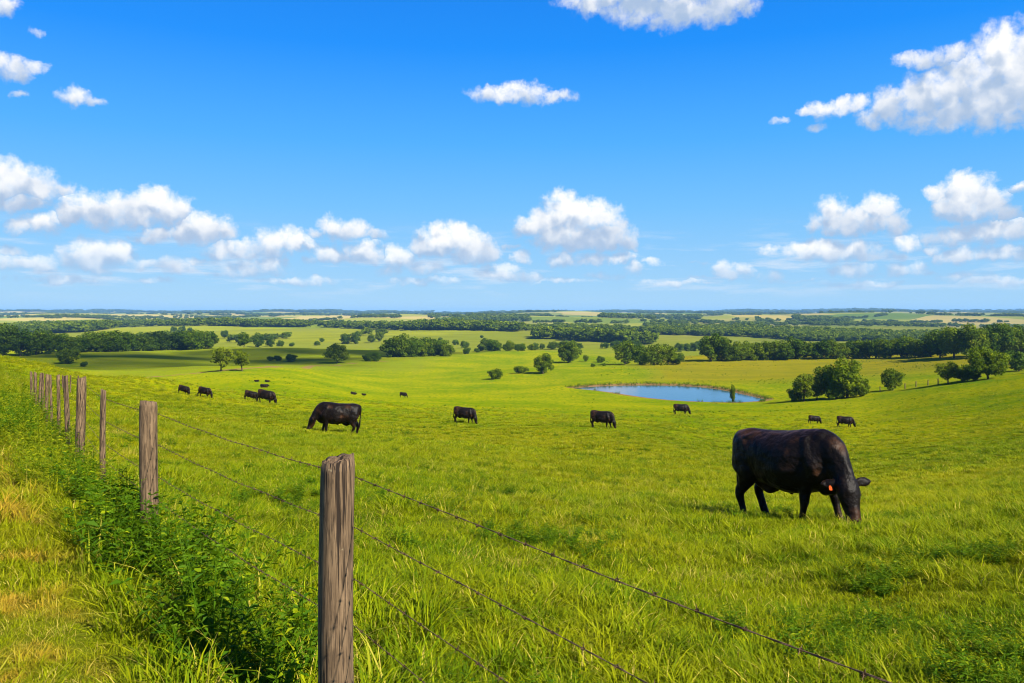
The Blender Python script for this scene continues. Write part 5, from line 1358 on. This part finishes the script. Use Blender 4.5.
for base, puffs, dens in CL:
    for q in puffs:
        a_, e_ = sky_pt(q[0], q[1]); ra, re_ = q[2]*1.75/F + 0.015, q[3]*1.8/F + 0.015
        PUFFS.append((a_-ra, a_+ra, e_-re_, e_+re_, base, q))
def region(a0, a1, e0, e1, depth=0):
    """Split the sky until few clouds are left to work out in each piece."""
    inside = [p_ for p_ in PUFFS if p_[1] > a0 and p_[0] < a1 and p_[3] > e0 and p_[2] < e1]
    if not inside: return PLAIN
    if len(inside) <= 9 or depth >= 7 or (a1-a0 < 0.06 and e1-e0 < 0.04):
        by = {}
        for p_ in inside: by.setdefault((p_[4], tuple(sorted(id(c) for c in ()))), []).append(p_[5])
        return cloudy([(k_[0], v_) for k_, v_ in by.items()])
    best = None
    for ax_ in (0, 1):
        lo, hi = (a0, a1) if ax_ == 0 else (e0, e1)
        for t in (0.25, 0.35, 0.42, 0.5, 0.58, 0.65, 0.75):
            c = lo + (hi-lo)*t; i0 = 2*ax_
            nl = sum(1 for p_ in inside if p_[i0] < c); nr_ = sum(1 for p_ in inside if p_[i0+1] > c)
            sc_ = max(nl, nr_) + 0.3*(nl+nr_)
            if best is None or sc_ < best[0]: best = (sc_, ax_, c)
    _, ax_, c = best
    A = region(a0, c, e0, e1, depth+1) if ax_ == 0 else region(a0, a1, e0, c, depth+1)
    B = region(c, a1, e0, e1, depth+1) if ax_ == 0 else region(a0, a1, c, e1, depth+1)
    f = math_(wt, 'GREATER_THAN', az if ax_ == 0 else el, c)
    return nd(wt, 'ShaderNodeMixShader', {0: f, 1: A, 2: B}).outputs[0]
A0, A1, E0, E1 = -0.72, 0.78, 0.012, 0.47
core = region(A0, A1, E0, E1)
inb = math_(wt, 'MULTIPLY', math_(wt, 'MULTIPLY', math_(wt, 'GREATER_THAN', az, A0), math_(wt, 'LESS_THAN', az, A1)), math_(wt, 'MULTIPLY', math_(wt, 'GREATER_THAN', el, E0), math_(wt, 'LESS_THAN', el, E1)))
wt.links.new(nd(wt, 'ShaderNodeMixShader', {0: inb, 1: PLAIN, 2: core}).outputs[0], wo.inputs[0])
world.cycles.sampling_method = 'NONE'

# ------------------------------------------------------------------ air
def build_haze():
    bm = bmesh.new(); bmesh.ops.create_cube(bm, size=1.0)
    zt, zb = EYE + 60, EYE - 48
    for v in bm.verts: v.co = (v.co.x*26000, v.co.y*26000, zb + (v.co.z + 0.5)*(zt - zb))
    me = bpy.data.meshes.new('haze'); bm.to_mesh(me); bm.free()
    m, nt, out = new_mat('hazy_air')
    v = nd(nt, 'ShaderNodeVolumePrincipled', {'Color': (0.26, 0.58, 1.0, 1), 'Density': 0.00007, 'Anisotropy': 0.0})
    nt.links.new(v.outputs[0], out.inputs['Volume'])
    o = link('haze', me, m); tag(o, kind='stuff')
build_haze()

# ------------------------------------------------------------------ camera and output
cam = bpy.data.cameras.new('camera'); co = bpy.data.objects.new('camera', cam); COL.objects.link(co)
co.location = (0, 0, EYE); co.rotation_euler = (math.radians(90), 0, 0)
cam.sensor_width = 36; cam.lens = 36*F/1024; cam.shift_y = -(341.5 - HY)/1024
cam.clip_start = 0.05; cam.clip_end = 60000
scene.camera = co
vs_ = scene.view_settings; scene.display_settings.display_device = 'sRGB'
vs_.view_transform = 'Standard'; vs_.look = 'None'; vs_.gamma = 1.0; vs_.exposure = 1.7; vs_.use_curve_mapping = False
cy = scene.cycles
cy.max_bounces = 6; cy.diffuse_bounces = 3; cy.glossy_bounces = 2; cy.transmission_bounces = 3; cy.volume_bounces = 0; cy.transparent_max_bounces = 48
cy.use_denoising = True
try: cy.denoiser = 'OPENIMAGEDENOISE'; cy.denoising_input_passes = 'RGB_ALBEDO_NORMAL'
except Exception: pass
cy.sample_clamp_indirect = 6
cy.pixel_filter_type = 'BLACKMAN_HARRIS'; cy.filter_width = 1.05
